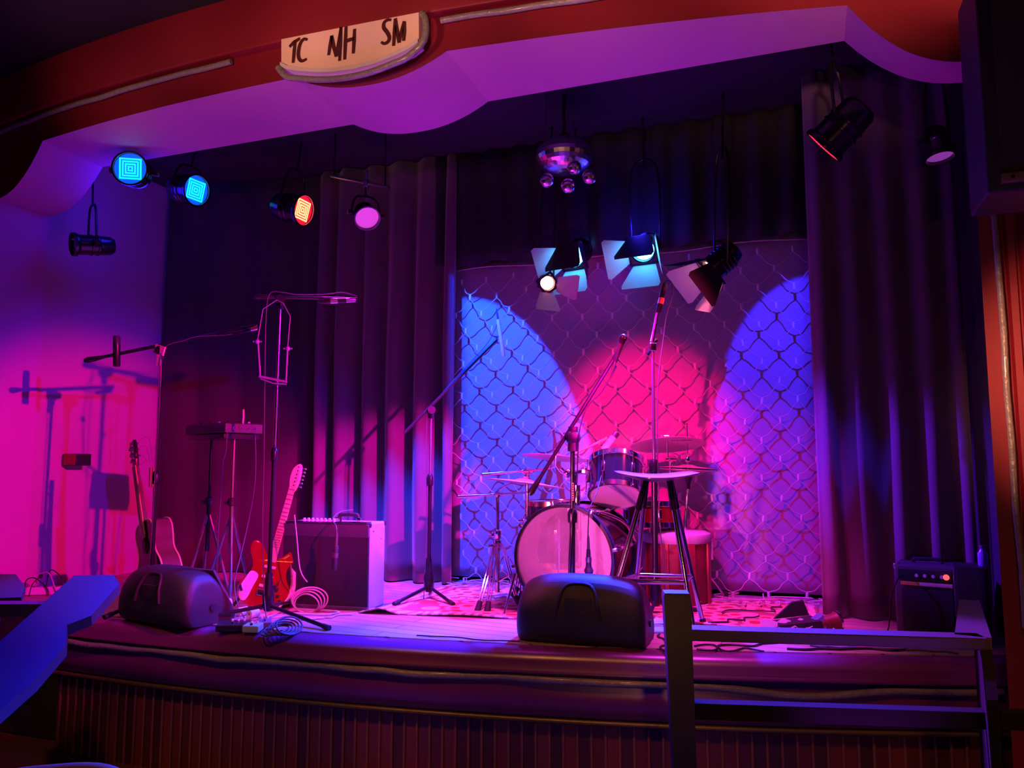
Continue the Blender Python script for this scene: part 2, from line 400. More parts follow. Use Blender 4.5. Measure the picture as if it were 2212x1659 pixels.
ropp = [poly[1] + V((.02, .0, -.01)), poly[1] + V((.045, -.01, -.06)), poly[2] + V((.035, -.012, -.02))] + [p + V((.0, -.012, -.062)) for p in low[1:-1]] + [low[-1] + V((-.01, -.012, -.03))]
b = B(); b.tube(ropp, .017, 10, 3); b.build('rope_edging', rope_m, sgn, angle=80)
letter_m = mat('letter_red', (.075, .012, .012), .6)
def stroke(b, pts, w=.0085):
    P = [sp(p[0], p[1]) + V((0, -.004, 0)) for p in pts]
    rows = []
    for i, p in enumerate(P):
        t = (P[min(i + 1, len(P) - 1)] - P[max(i - 1, 0)]).normalized(); nn = V((-t.z, 0, t.x)) * w * (.75 + .5 * math.sin(PI * (i + .5) / len(P)))
        rows.append([p - nn, p + nn])
    b.grid(rows)
    b.grid([[r[1] + V((0, .005, 0)), r[0] + V((0, .005, 0))] for r in rows])
for nm, strokes in (('TC', [[(272, 300), (264, 380), (255, 472)], [(228, 352), (262, 318), (306, 290)], [(362, 300), (335, 295), (308, 330), (295, 390), (298, 435), (320, 458), (357, 442)]]),
                    ('MH', [[(520, 415), (532, 340), (543, 268)], [(543, 268), (558, 350), (577, 425)], [(577, 425), (596, 320), (614, 203)], [(612, 205), (608, 330), (602, 457)], [(650, 200), (645, 330), (640, 447)], [(714, 218), (710, 310), (704, 402)], [(642, 312), (678, 300), (712, 290)]]),
                    ('SM', [[(988, 152), (960, 152), (935, 172), (932, 210), (958, 245), (974, 285), (962, 315), (935, 328), (912, 316)], [(1018, 140), (1012, 240), (1005, 345)], [(1018, 140), (1030, 230), (1046, 322)], [(1046, 322), (1064, 240), (1084, 160)], [(1086, 165), (1085, 240), (1080, 308)]])):
    b = B()
    for s in strokes: stroke(b, smooth_path([V((p[0], p[1], 0)) for p in s], 4) if len(s) > 3 else [V((p[0], p[1], 0)) for p in s])
    b.build('lettering', letter_m, sgn, smooth=False)
# ================================================================== CLOTH
def curtain(name, label, path, z0, z1, waves, amp, seed, cat='curtain', m=velvet, group=None):
    rnd = random.Random(seed)
    P = [V((x, y, 0)) for x, y in path]
    seg = [0]
    for a, c in zip(P[:-1], P[1:]): seg.append(seg[-1] + (c - a).length)
    L = seg[-1]; N = int(L / .0125); nv = 22
    # irregular pleats
    knots = [0]; 
    while knots[-1] < L: knots.append(knots[-1] + waves * rnd.uniform(.6, 1.45))
    hs = [rnd.uniform(.55, 1.15) for _ in knots]
    rows = []
    for j in range(nv + 1):
        t = j / nv; z = z1 + (z0 - z1) * t; r = []
        for i in range(N + 1):
            s = L * i / N
            k = max(q for q in range(len(seg)) if seg[q] <= s + 1e-9); k = min(k, len(seg) - 2)
            d = (P[k + 1] - P[k]).normalized(); p = P[k] + d * (s - seg[k]); nn = V((d.y, -d.x, 0))
            q = max(w for w in range(len(knots) - 1) if knots[w] <= s + 1e-9); u = (s - knots[q]) / (knots[q + 1] - knots[q])
            drift = .35 * mnoise.noise(V((s * 1.7, t * 1.4, seed)))
            ph = u + drift * .35
            f = (.5 - .5 * math.cos(2 * PI * ph)) ** .75
            a = amp * (hs[q] * (1 - u) + hs[q + 1] * u) * (.55 + .45 * min(1, t * 2.2))
            o = a * f + .012 * mnoise.noise(V((s * 9, t * 3, seed + 5)))
            pp = p + nn * o; r.append(V((pp.x, pp.y, z)))
        rows.append(r)
    b = B(); b.grid(rows)
    o = solo(b, name, m, label, cat, group, angle=180)
    md = o.modifiers.new('thick', 'SOLIDIFY'); md.thickness = .006
    return o
cl = PY(988, 900, 5.24)
curtain('stage_curtain', 'dark velvet curtain with deep pleats beside the blue edge of the netted backdrop', [(-3.52, 5.20), (cl.x, 5.24)], SZ + .01, 3.955, .22, .165, 3)
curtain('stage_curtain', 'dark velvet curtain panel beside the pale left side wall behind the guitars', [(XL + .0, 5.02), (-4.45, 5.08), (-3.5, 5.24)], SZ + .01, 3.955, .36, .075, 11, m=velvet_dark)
curtain('stage_curtain', 'dark velvet curtain right of the netted backdrop behind the small amplifier', [(.155, 4.80), (.45, 4.80), (XR + .12, 4.72)], SZ + .01, 3.955, .17, .085, 21)
bx0, bx1 = -2.42, .42
b = B()
rows = []
for j in range(31):
    z = SZ + .03 + (3.12 - SZ) * j / 30; r = []
    for i in range(41):
        x = bx0 + (bx1 - bx0) * i / 40
        r.append(V((x, YBACK - .03 - .012 * mnoise.noise(V((x * 1.6, z * 1.2, 2))) - (.006 if abs(z - 1.90) < .045 else 0), z)))
    rows.append(r)
b.grid(rows); bd = solo(b, 'backdrop', backdrop_m, 'plain cloth backdrop hung across the back of the stage behind the netting', 'backdrop', angle=180)
md = bd.modifiers.new('thick', 'SOLIDIFY'); md.thickness = .004
b = B(); rows = []
for j in range(9):
    z = 3.09 + .865 * j / 8
    rows.append([V((-2.6 + 3.3 * i / 110, 5.20 + .03 * math.sin(i * .9 + .6 * math.sin(i * .21)) + .01 * j * 0, z + (.012 * math.sin(i * .37) if j == 0 else 0))) for i in range(111)])
b.grid(rows); o = solo(b, 'valance', black_cloth, 'black cloth valance across the top above the netted backdrop', 'valance', angle=180)
o.modifiers.new('thick', 'SOLIDIFY').thickness = .005
# ------------------------------------------------------------------ net of string lights
YN = 5.30
net = thing('light_net', 'pale string light net of diamond meshes hanging over the backdrop', 'light net', (-1.05, YN, SZ))
rnd = random.Random(5)
hw, hh = .109, .126
ztop = 3.075
cols = 24; rowsn = 18
def node(i, j):
    x = -2.33 + i * hw; z = ztop - .05 - j * hh
    w = mnoise.noise(V((i * .23, j * .2, 1))) ; w2 = mnoise.noise(V((i * .2, j * .25, 9)))
    left = max(0, (-1.5 - x)); low = max(0, 1.35 - z)
    x2 = x + .03 * w + left * .10 * math.sin(z * 2.2) + rnd.uniform(-.006, .006)
    z2 = z + .025 * w2 - left * .05 + rnd.uniform(-.005, .005) + low * .10 * w
    y2 = YN - .015 - .03 * abs(w2) - low * .03
    return V((x2, y2, max(z2, SZ + .012)))
ND = {}
for j in range(rowsn + 1):
    for i in range(cols + 1):
        if (i + j) % 2 == 0: ND[(i, j)] = node(i, j)
b = B()
HL = .021
for (i, j), p in ND.items():
    for di in (-1, 1):
        q = ND.get((i + di, j + 1))
        if q is None: continue
        a = p + V((di * .003, 0, -HL)); c = q + V((-di * .003, 0, HL))
        mid = (a + c) / 2 + V((rnd.uniform(-.006, .006), rnd.uniform(-.006, .004), -.010 + rnd.uniform(-.008, .004)))
        b.tube([a, a.lerp(mid, .5) + V((di * .006, 0, .002)), mid, mid.lerp(c, .5) + V((-di * .004, 0, -.004)), c], .0036, 5, 2, cap=False)
top = [V((bx0 + .08 + k * .12, YN - .02, ztop + .012 * math.sin(k * .8) + .004 * k / 10)) for k in range(22)]
b.tube(top, .0055, 6, 2)
for k in range(26):                                             # slack ends heaped on the deck
    x = -2.3 + k * .1 + rnd.uniform(-.03, .03)
    b.tube([V((x + rnd.uniform(-.1, .1) * q, YN - .08 - .05 * q + rnd.uniform(-.04, .04), SZ + .008 + max(0, rnd.uniform(-.01, .035)))) for q in range(5)], .0036, 5, 3)
b.build('net_cord', mat('net_cord', (.56, .48, .52), .5), net, angle=180)
slv = B(); slv.tube([(0, 0, -HL), (0, 0, -HL * .4), (0, 0, HL * .5), (0, 0, HL)], [.0062, .0088, .0088, .0065], 8)
proto = slv.build('bulb_sleeve', white_plastic)
keys = sorted(ND, key=lambda k: (ND[k] - EYE).length)
inview = [k for k in keys if -2.38 < ND[k].x < .2]
first = True
for k in inview[:100]:
    o = proto if first else proto.copy()
    if not first: COL.objects.link(o)
    first = False
    o.parent = net; o.location = ND[k] - ORG[net.name]; o.rotation_euler = (rnd.uniform(-.15, .15), rnd.uniform(-.12, .12), 0)
b = B()
for k in inview[100:]:
    p = ND[k]; b.tube([p + V((0, 0, -HL)), p + V((0, 0, -HL * .4)), p + V((0, 0, HL * .5)), p + V((0, 0, HL))], [.0062, .0088, .0088, .0065], 8)
tag(b.build('bulb_sleeve', white_plastic, net), kind='stuff')
# ================================================================== LAMPS
def spot(name, loc, aim, col, power, angle, blend=.3, size=.03):
    l = bpy.data.lights.new(name, 'SPOT'); l.color = col; l.energy = power; l.spot_size = math.radians(angle); l.spot_blend = blend; l.shadow_soft_size = size
    o = bpy.data.objects.new(name, l); COL.objects.link(o); o.location = V(loc)
    o.rotation_euler = (V(aim) - V(loc)).to_track_quat('-Z', 'Y').to_euler(); return o
def point(name, loc, col, power, size=.2):
    l = bpy.data.lights.new(name, 'POINT'); l.color = col; l.energy = power; l.shadow_soft_size = size
    o = bpy.data.objects.new(name, l); COL.objects.link(o); o.location = V(loc); return o
blue_dot = mat('led_blue', (.1, .3, .6), emit=(.0, .75, .95), es=2.2)
blue_face = mat('led_blue_face', (.02, .05, .3), .3, emit=(.0, .12, 1.), es=.9)
red_dot = mat('led_red', (.6, .1, .1), emit=(1., .42, .16), es=2.4)
red_face = mat('led_red_face', (.3, .02, .03), .3, emit=(1., .01, .04), es=.9)
lens_dark = mat('lens_dark', (.05, .05, .06), .12, coat=.5)
lens_pink_glow = mat('lens_frosted', (.8, .7, .8), .5, emit=(.85, .06, .72), es=.62)  # emission stands in for pink stage light falling on the lens
lens_mauve = mat('lens_mauve', (.5, .4, .5), .3, emit=(.45, .08, .6), es=.35)
hot_blue = mat('hot_blue_lens', (.5, .7, .9), emit=(.03, .38, 1.), es=40.)
hot_red = mat('hot_red_lens', (.9, .5, .4), emit=(1., .36, .30), es=7.)
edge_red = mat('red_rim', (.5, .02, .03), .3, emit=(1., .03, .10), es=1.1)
def par_can(label, c, d, r, ln, face, dot, hang, rimm=None, grp=None, cat='stage light', rings=2):
    c = V(c); d = V(d).normalized(); F = frame(d, loc=c)
    t = thing('par_can', label, cat, c, grp)
    b = B(F); pr = [(.02, -ln), (r * .62, -ln), (r * .8, -ln * .9), (r * .84, -ln * .62)]
    for k in range(rings):
        z = -ln * (.6 - .16 * k); pr += [(r * .86, z), (r * .92, z + .004), (r * .92, z + .012), (r * .86, z + .016)]
    pr += [(r * .88, -ln * .1), (r, -ln * .06), (r * 1.03, -.004), (r * 1.03, .012), (r * .93, .012), (r * .9, -.01)]
    b.lathe(pr, n=36, cap=False); b.build('housing', can_metal, t)
    b = B(F); b.lathe([(.001, -.012), (r * .9, -.012), (r * .9, -.006), (.001, -.006)], n=36); b.build('lens', face, t)
    if rimm:
        b = B(F); b.torus(Matrix.Translation((0, 0, .004)), r * .965, r * .055, 40, 8); b.build('lens_rim', rimm, t)
    if dot:
        b = B(F); s = r * .80
        for q in range(4):                              # square rings of diodes, as in the lamp's face
            h = s * (.92 - .25 * q) * .78; n = [13, 10, 7, 3][q]
            for side in range(4):
                for k in range(n):
                    u = -h + 2 * h * k / max(1, n - 1)
                    x, y = [(u, h), (h, u), (u, -h), (-h, u)][side]
                    if math.hypot(x, y) < r * .9: b.lathe([(.0056 * r / .1, -.004), (.0056 * r / .1, .0), (.001, .002)], Matrix.Translation((x, y, -.004)), 6)
        b.build('led_array', dot, t)
    side = F.col[0].xyz; upv = (V((0, 0, 1)) - d * d.z).normalized(); mid = c - d * ln * .45
    hang = V(hang); ja = mid + side * r * 1.15; jb = mid - side * r * 1.15; ym = mid + (hang - mid) * .55
    b = B(); b.tube([ja, ja.lerp(ym + side * r * .9, .6), ym + side * r * .6, ym - side * r * .6, jb.lerp(ym - side * r * .9, .6), jb], .008, 8, 3)
    b.tube([ym, hang], .007, 8); b.build('yoke', black_metal, t)
    b = B(); b.cone(ja - side * .02, ja + side * .025, .016, .02, 12); b.build('clamp_knob', black_metal, t)
    b = B(); b.cone(jb + side * .02, jb - side * .025, .016, .02, 12); b.build('clamp_knob', black_metal, t)
    return t
def cdir(right, up, toward):                            # direction as seen by someone at the eye point
    return (RT * right + V((0, 0, 1)) * up - FH * toward).normalized()
ZC = 3.96
def upto(p): return V((p.x, p.y, ZC))
p1 = PY(281, 364, 3.72); par_can('blue LED par can at the far left of the arch, its lens facing the room', p1, cdir(.18, -.12, 1), .110, .2, blue_face, blue_dot, V((p1.x - .05, p1.y + .08, 3.65)), rimm=mat('rim_violet', (.3, .2, .5), .3))
p2 = PY(424, 411, 4.35); par_can('blue LED par can with ribbed body, second from the far left', p2, cdir(.80, -.22, .42), .115, .24, blue_face, blue_dot, upto(p2 + V((-.12, .1, 0))), rimm=mat('rim_violet', (.3, .2, .5), .3))
p3 = PY(655, 454, 4.5); par_can('red LED par can with its orange-red diodes lit, left of the pink round lamp', p3, cdir(.90, -.26, .36), .112, .25, red_face, red_dot, upto(p3 + V((-.1, .1, 0))), rimm=edge_red)
p4 = PY(793, 471, 4.5); t4 = par_can('round lamp with a frosted lens given a pink glow, hanging on the short bar', p4, cdir(.30, -.62, .62), .088, .12, lens_pink_glow, None, PY(790, 395, 4.55), rings=0)
p5 = PY(1781, 315, 4.1); par_can('red LED par can tilted down left under the right end of the arch', p5, cdir(-.68, -.70, -.50), .112, .25, red_face, red_dot, upto(p5 + V((.05, .1, 0))), rimm=edge_red)
p6 = PY(2030, 338, 4.15); par_can('small dark can lamp pointing straight down beside the right pillar', p6, cdir(.05, -1, .16), .068, .15, lens_mauve, None, V((p6.x, p6.y, 3.78)), rings=1)
p7 = PX(160, 528, -4.68); par_can('unlit black can lamp hanging against the left side wall', p7, cdir(-.55, -.12, .55), .082, .26, lens_dark, None, p7 + V((0, .12, .55)), rings=2)
# short bar for the pink lamp
b = B(); b.tube([PY(715, 380, 4.55), PY(840, 405, 4.55)], .012, 10); ob = thing('lighting_bar', 'short bar that carries the pink round lamp', 'lighting bar', PY(780, 392, 4.55)); b.build('pipe', steel, ob)
b = B(); q = PY(792, 398, 4.53); b.box(q, (.03, .04, .06), bevel=.006); b.tube([q + V((0, 0, .03)), q + V((0, 0, .1))], .009); b.build('hook_clamp', chrome, ob)
for px in (722, 832):
    q = PY(px, 380 + (px - 715) * .2, 4.55); b = B(); b.tube([q, V((q.x, q.y, ZC))], .006); b.build('hanger', black_metal, ob)
def barn_lamp(label, c, d, roll, r, fl, lens, flaps, hang, ln=.2, spread=.45):
    c = V(c); d = V(d).normalized(); F = frame(d, loc=c) @ Matrix.Rotation(roll, 4, 'Z')
    t = thing('barn_door_lamp', label, 'stage light', c)
    b = B(F); b.lathe([(.02, -ln), (r * .7, -ln), (r * .9, -ln * .8), (r * .95, -.02), (r * 1.02, -.01), (r * 1.02, .0), (r * .9, .0), (r * .86, -.03)], n=32, cap=False)
    for k in range(4): b.torus(Matrix.Translation((0, 0, -ln * (.3 + .13 * k))), r * .95, .004, 32, 6)
    b.build('housing', can_metal, t)
    b = B(F); b.lathe([(.001, -.03), (r * .8, -.03), (r * .82, -.022), (.001, -.012)], n=32); b.build('lens', lens, t)
    b = B(F); q = r * 1.12
    b.hexa([(-q, -q, 0), (q, -q, 0), (q, -q + .014, 0), (-q, -q + .014, 0)], [(-q, -q, .012), (q, -q, .012), (q, -q + .014, .012), (-q, -q + .014, .012)])
    b.hexa([(-q, q - .014, 0), (q, q - .014, 0), (q, q, 0), (-q, q, 0)], [(-q, q - .014, .012), (q, q - .014, .012), (q, q, .012), (-q, q, .012)])
    b.hexa([(-q, -q, 0), (-q + .014, -q, 0), (-q + .014, q, 0), (-q, q, 0)], [(-q, -q, .012), (-q + .014, -q, .012), (-q + .014, q, .012), (-q, q, .012)])
    b.hexa([(q - .014, -q, 0), (q, -q, 0), (q, q, 0), (q - .014, q, 0)], [(q - .014, -q, .012), (q, -q, .012), (q, q, .012), (q - .014, q, .012)])
    b.build('door_frame', black_metal, t)
    fm = mat('flap_paint', (.62, .60, .64), .55, var=.12, nscale=25)
    for a, sp_, sc in flaps:
        R = Matrix.Rotation(a, 4, 'Z')
        # flap in its hinge frame: y runs outward along the beam
        fr = F @ R; o0 = V((0, q, .014)); ud = V((0, math.sin(sp_), math.cos(sp_))); nn = V((0, math.cos(sp_), -math.sin(sp_)))
        L = fl * sc; w0 = q * .78; w1 = q * 1.35
        pts = [(-w0, 0), (w0, 0), (w1, L * .86), (w1 * .93, L), (-w1 * .93, L), (-w1, L * .86)]
        lo = [fr @ (o0 + V((x, 0, 0)) + ud * y) for x, y in pts]; hi = [fr @ (o0 + V((x, 0, 0)) + ud * y + nn * .0025) for x, y in pts]
        b = B(); b.hexa(lo, hi); bmesh.ops.recalc_face_normals(b.bm, faces=b.bm.faces[:]); b.two_sided((fr.to_3x3() @ nn).normalized()); b.build('barn_door', [fm, black_paint], t, smooth=False)
    mid = c - d * ln * .4; side = F.col[0].xyz; hang = V(hang); ym = mid + (hang - mid) * .6
    b = B(); b.tube([mid + side * r * 1.1, ym + side * r, ym - side * r, mid - side * r * 1.1], .008, 8, 4); b.tube([ym, hang], .008); b.build('yoke', black_metal, t)
    return t
qA = PY(1237, 553, 4.95); barn_lamp('blue lamp with four barn doors, left one of the pair over the drums', qA, cdir(-.46, -.48, .70), .0, .088, .20, hot_blue, [(0, -.62, 1.12), (PI, .55, 1), (PI / 2, .5, 1), (-PI / 2, .35, 1)], V((qA.x, qA.y + .1, ZC)))
qB = PY(1388, 540, 4.95); barn_lamp('blue lamp with four barn doors, right one of the pair over the drums', qB, cdir(-.40, -.46, .74), .0, .088, .20, hot_blue, [(0, -.42, 1.1), (PI, .55, 1), (PI / 2, .55, 1), (-PI / 2, .35, 1)], V((qB.x, qB.y + .1, ZC)))
qC = PY(1183, 612, 4.85); barn_lamp('small red lamp with two pink barn doors hanging lowest over the drums', qC, cdir(.12, -.30, .9), .62, .055, .17, hot_red, [(PI * .78, .72, .95), (-PI * .72, .78, 1.0)], V((qC.x, qC.y + .12, ZC)), ln=.16)
qD = PY(1535, 585, 4.75); barn_lamp('red lamp with barn doors tilted down left at the right end over the drums', qD, cdir(-.70, -.60, -.05), -.35, .085, .19, hot_red, [(0, .5, 1), (PI, .35, 1), (PI / 2, .45, 1), (-PI / 2, .5, 1)], V((qD.x + .1, qD.y + .1, ZC)))
# ------------------------------------------------------------------ mirror balls
pm = PY(1219, 348, 4.55); pm.z -= .0
mb = thing('mirror_dome', 'large half mirror ball under the black ceiling of the stage', 'mirror ball', pm)
b = B(); R = .182
b.ball(pm + V((0, 0, .03)), R, 34, 15, sc=(1, 1, .64)); b.build('mirror_shell', mirror, mb, smooth=False)
b = B(); b.tube([pm + V((0, 0, .14)), V((pm.x, pm.y, ZC))], .012); b.lathe([(.07, 0), (.02, .05)], Matrix.Translation(pm + V((0, 0, .135)))); b.build('hanger', black_metal, mb)
for (x, y), lb in zip(((1181, 390), (1227, 402), (1273, 382), (1240, 362)), ('small mirror ball furthest left under the mirror dome', 'lowest of the small mirror balls under the mirror dome', 'small mirror ball furthest right under the mirror dome', 'small mirror ball directly in front of the mirror dome')):
    c = PY(x, y, 4.42); t = thing('mirror_ball', lb, 'mirror ball', c, 'small mirror balls under the mirror dome')
    b = B(); b.ball(c, .045, 20, 14); b.build('mirror_shell', mirror, t, smooth=False)
    b = B(); b.tube([c + V((0, 0, .043)), V((c.x, c.y, ZC))], .0016, 5); b.build('string', black_metal, t)
# ================================================================== STANDS, MICS, GUITARS, AMPS
def tripod(t, base, m, r=.30, hub=.16, ang=0., n=3, flat=True, tube=.011, foot=True, legs=None):
    base = V(base)
    b = B(); b.lathe([(.02, .0), (.032, .02), (.034, .09), (.024, .13), (.018, hub + .05)], Matrix.Translation(base + V((0, 0, .045))), 16); b.build('hub', m, t)
    for k in range(n):
        a = (legs[k] if legs else ang + 2 * PI * k / n)
        e = base + V((math.cos(a) * r, math.sin(a) * r, .014)); s0 = base + V((math.cos(a) * .02, math.sin(a) * .02, .075 if flat else hub + .1))
        b = B(); b.tube([s0, e], tube, 10); lg = b.build('leg', m, t)
        if foot:
            d = (e - s0).normalized(); b = B(); b.cone(e - d * .035, e + d * .012, tube * 1.25, tube * 1.35, 12); b.build('rubber_foot', rubber, lg)
def mic_stand(label, base, top, m=black_metal, tm=None, r=.3, ang=0., legs=None, clutch=None, boom=None, knob_side=1, r0=.0125, r1=.0095, weight=False, grp=None):
    base, top = V(base), V(top); tm = tm or m
    t = thing('microphone_stand', label, 'microphone stand', base, grp)
    tripod(t, base, m, r, ang=ang, legs=legs)
    cz = clutch if clutch else (base.z + (top.z - base.z) * .5)
    f = (cz - base.z) / (top.z - base.z); cp = base.lerp(top, f)
    b = B(); b.tube([base + V((0, 0, .1)), cp], r0, 12); b.build('lower_tube', m, t)
    b = B(); b.tube([cp, top], r1, 12); b.build('upper_tube', tm, t)
    d = (top - base).normalized()
    b = B(); b.lathe([(r0, -.03), (r0 * 1.6, -.025), (r0 * 1.75, .02), (r0 * 1.2, .045), (r1, .05)], frame(d, loc=cp), 16); b.build('clutch', m, t)
    if boom:
        a, c = V(boom[0]), V(boom[1]); bd = (c - a).normalized()
        b = B(); b.tube([a, c], .0105, 10); b.build('boom', boom[2] if len(boom) > 2 else m, t)
        s = d.cross(bd).normalized()
        b = B(); b.cone(top - s * .028, top + s * .028, .026, .026, 18); b.cone(top + s * .028 * knob_side, top + s * .055 * knob_side, .012, .02, 12)
        b.box(top - d * .03, (.03, .03, .05), bevel=.006); b.build('boom_clamp', m, t)
        if weight:
            b = B(); b.tube([a - bd * .02, a, a + bd * .05, a + bd * .1], [.012, .019, .015, .010], 12); b.build('end_grip', m, t)
    return t
def microphone(label, tail, head, ball=False, r=.017, m=black_metal, gm=None, plug=True, name='microphone', ring=None):
    tail, head = V(tail), V(head); d = head - tail; L = d.length; F = frame(d, loc=tail)
    t = thing(name, label, 'microphone', tail)
    b = B(F)
    if ball: b.lathe([(.001, 0), (r * .62, 0), (r * .72, L * .1), (r * .95, L * .62), (r * 1.0, L * .68)], n=20)
    else: b.lathe([(.001, 0), (r * .8, 0), (r, L * .04), (r, L * .74)], n=20)
    b.build('body', m, t)
    b = B(F)
    if ball:
        R = r * 1.5; b.ball((0, 0, L - R), R, 18, 12, sc=(1, 1, 1.02)); b.torus(Matrix.Translation((0, 0, L - R)), R * 1.01, R * .09, 24, 6); b.lathe([(r, L * .66), (R * .9, L - R * 1.35)], n=20)
    else: b.lathe([(r * .97, L * .74), (r * .97, L * .96), (r * .8, L), (.001, L)], n=20)
    b.build('grille', gm or steel, t)
    if ring: b = B(F); b.lathe([(r * 1.02, L * .3), (r * 1.06, L * .3), (r * 1.06, L * .5), (r * 1.02, L * .5)], n=20); b.build('label_band', ring, t)
    if plug:
        b = B(F); b.lathe([(.004, -.075), (r * .42, -.06), (r * .55, -.01), (r * .55, .004)], n=14); b.build('plug', ring or steel, t)
    return t
def cable(pts, label, m=cable_b, r=.0035, name='cable', k=6, grp=None):
    b = B(); b.tube(pts, r, 7, k); return solo(b, name, m, label, 'cable', grp, angle=180)
# -- 1: boom stand by the left wall
bA = G(324, 1319); dA = dep(bA)
mic_stand('tall boom microphone stand with a paper tag, beside the black acoustic guitar', bA, PD(349, 757, dA), r=.28, ang=.4, clutch=PD(330, 1035, dA).z, boom=(PD(190, 778, dA), PD(556, 703, dA)), weight=True)
tA = [o for o in bpy.data.objects if o.name.startswith('microphone_stand') and o.parent is None][-1]
b = B(); c = PD(349, 757, dA); b.box(c + V((.005, -.02, .0)), (.075, .012, .055), Matrix.Rotation(.3, 3, 'Y')); b.box(c + V((0, -.02, -.06)), (.022, .012, .07)); b.build('paper_tag', paper, tA)
b = B(); b.tube([PD(329, 1010, dA), PD(328, 1052, dA)], .017, 12); b.build('wooden_sleeve', tan_wood, tA)
microphone('slim dark microphone clipped along the right end of the left boom', PD(505, 722, dA - .02), PD(556, 709, dA - .02), r=.012, plug=False, gm=steel)
microphone('black stick microphone clipped upright near the left end of the left boom', PD(252, 792, dA - .03), PD(252, 726, dA - .03), r=.021, plug=False, m=black_metal, gm=black_plastic)
cable([PD(556, 703, dA - .01), PD(500, 722, dA - .015), PD(430, 727, dA - .02), PD(400, 735, dA - .02), PD(352, 755, dA - .03), PD(343, 830, dA - .03), PD(338, 950, dA - .03), PD(330, 1120, dA - .03), PD(322, 1250, dA - .02), G(330, 1338)], 'black cable running along the left boom and down its pole', cable_g, .003)
# -- 2: stand with the harmonica holder
bB = G(578, 1338); dB = dep(bB)
a0 = math.atan2((G(708, 1362) - bB).y, (G(708, 1362) - bB).x)
mic_stand('tall chrome-topped boom microphone stand carrying the harmonica holder, in front of the red guitar', bB, PD(606, 648, dB), tm=chrome, r=(G(708, 1362) - bB).length, legs=(a0, a0 + 2.1, a0 - 2.1), clutch=PD(594, 985, dB).z, boom=(PD(556, 641, dB - .03), PD(772, 646, dB + .12)), r1=.0085, weight=True)
microphone('silver-banded microphone slung under the boom of the chrome-topped stand', PD(690, 652, dB + .05), PD(768, 648, dB + .1), r=.016, ring=steel, plug=False)
cable([PD(772, 640, dB + .1), PD(740, 632, dB + .07), PD(700, 636, dB + .05), PD(640, 636, dB), PD(612, 632, dB - .02), PD(582, 636, dB - .03), PD(574, 700, dB - .03), PD(572, 830, dB - .03), PD(570, 1000, dB - .02), PD(567, 1150, dB - .02), PD(570, 1270, dB - .02), G(576, 1345)], 'grey cable hanging from the boom down beside the chrome-topped stand', cable_g, .003)
hh_ = thing('harmonica_holder', 'wire neck holder for a harmonica hung on the chrome-topped microphone stand', 'harmonica holder', PD(600, 655, dB - .03))
dH = dB - .04
L1 = [PD(598, 648, dH), PD(570, 666, dH), PD(567, 671, dH)]; 
b = B(); b.tube([PD(621, 752, dH), PD(627, 684, dH), PD(612, 655, dH), PD(598, 648, dH), PD(568, 668, dH), PD(556, 737, dH)], .003, 8); b.build('neck_wire', pale_metal, hh_)
for p_, q_ in ((PD(557, 737, dH), PD(562, 812, dH)), (PD(621, 752, dH), PD(618, 822, dH))):
    b = B(); b.tube([p_, q_], .005, 8); b.build('side_arm', pale_metal, hh_)
for px, py in ((556, 738), (622, 753)):
    c = PD(px, py, dH); b = B(); b.ball(c, .014, 12, 8); b.cone(c - RT * .025, c + RT * .025, .005, .005, 8); b.build('wing_nut', pale_metal, hh_)
b = B(); b.box((PD(560, 812, dH) + PD(620, 826, dH)) / 2, ((PD(560, 812, dH) - PD(620, 826, dH)).length, .012, .012), rz(YAW).to_3x3() @ Matrix.Rotation(.2, 3, 'Y')); b.tube([PD(563, 818, dH - .02), PD(590, 828, dH - .03), PD(619, 830, dH - .02)], .004, 6); b.build('clamp_bar', pale_metal, hh_)
# -- 3: boom stand mid left at the back
bC = G(926, 1294); dC = dep(bC)
mic_stand('black boom microphone stand in front of the dark pleated curtain, left of the drums', bC, PD(931, 886, dC), r=.3, legs=tuple(math.atan2(q.y - bC.y, q.x - bC.x) for q in (G(868, 1306), G(1006, 1318), G(930, 1272))), clutch=PD(928, 1040, dC).z, boom=(PD(873, 936, dC - .05), PD(1073, 733, dC + .12)), r1=.008, tm=steel)
microphone('slim pencil microphone, pink-lit, at the tip of the boom left of the drums', PD(1076, 690, dC + .1), PD(1088, 770, dC + .1), r=.013, m=white_plastic, ring=None, gm=white_plastic)
cable([PD(1076, 682, dC + .1), PD(1072, 705, dC + .1), PD(1050, 745, dC + .1), PD(1000, 800, dC + .07), PD(950, 855, dC + .02), PD(925, 890, dC), PD(921, 960, dC), PD(922, 1080, dC), PD(920, 1200, dC), G(915, 1296)], 'thin cable along the boom stand left of the drums', cable_g, .0028)
# -- 4: black boom stand at the centre
dD = 4.18; bD = PD(1236, 1345, dD); bD.z = SZ
mic_stand('black boom microphone stand standing behind the centre wedge monitor', bD, PD(1237, 940, dD), m=black_metal, r=.17, ang=.9, clutch=PD(1237, 1118, dD).z, boom=(PD(1148, 1062, dD - .05), PD(1337, 757, dD + .1)), r0=.0155, r1=.0125, weight=True)
tD = [o for o in bpy.data.objects if o.name.startswith('microphone_stand') and o.parent is None][-1]
b = B(); b.cone(PD(1238, 922, dD), PD(1238, 975, dD), .026, .03, 16); b.ball(PD(1238, 945, dD), .042, 14, 10); b.build('grip_joint', black_plastic, tD)
b = B(); b.box(PD(1237, 1062, dD - .0135), (.012, .003, .095), rz(YAW).to_3x3()); b.build('label_strip', paper, tD)
b = B()
for k in range(7): b.box(PD(1237, 1047 + k * 5.2, dD - .0165), (.006, .0015, .006), rz(YAW).to_3x3())
b.build('lettering', letter_m, tD)
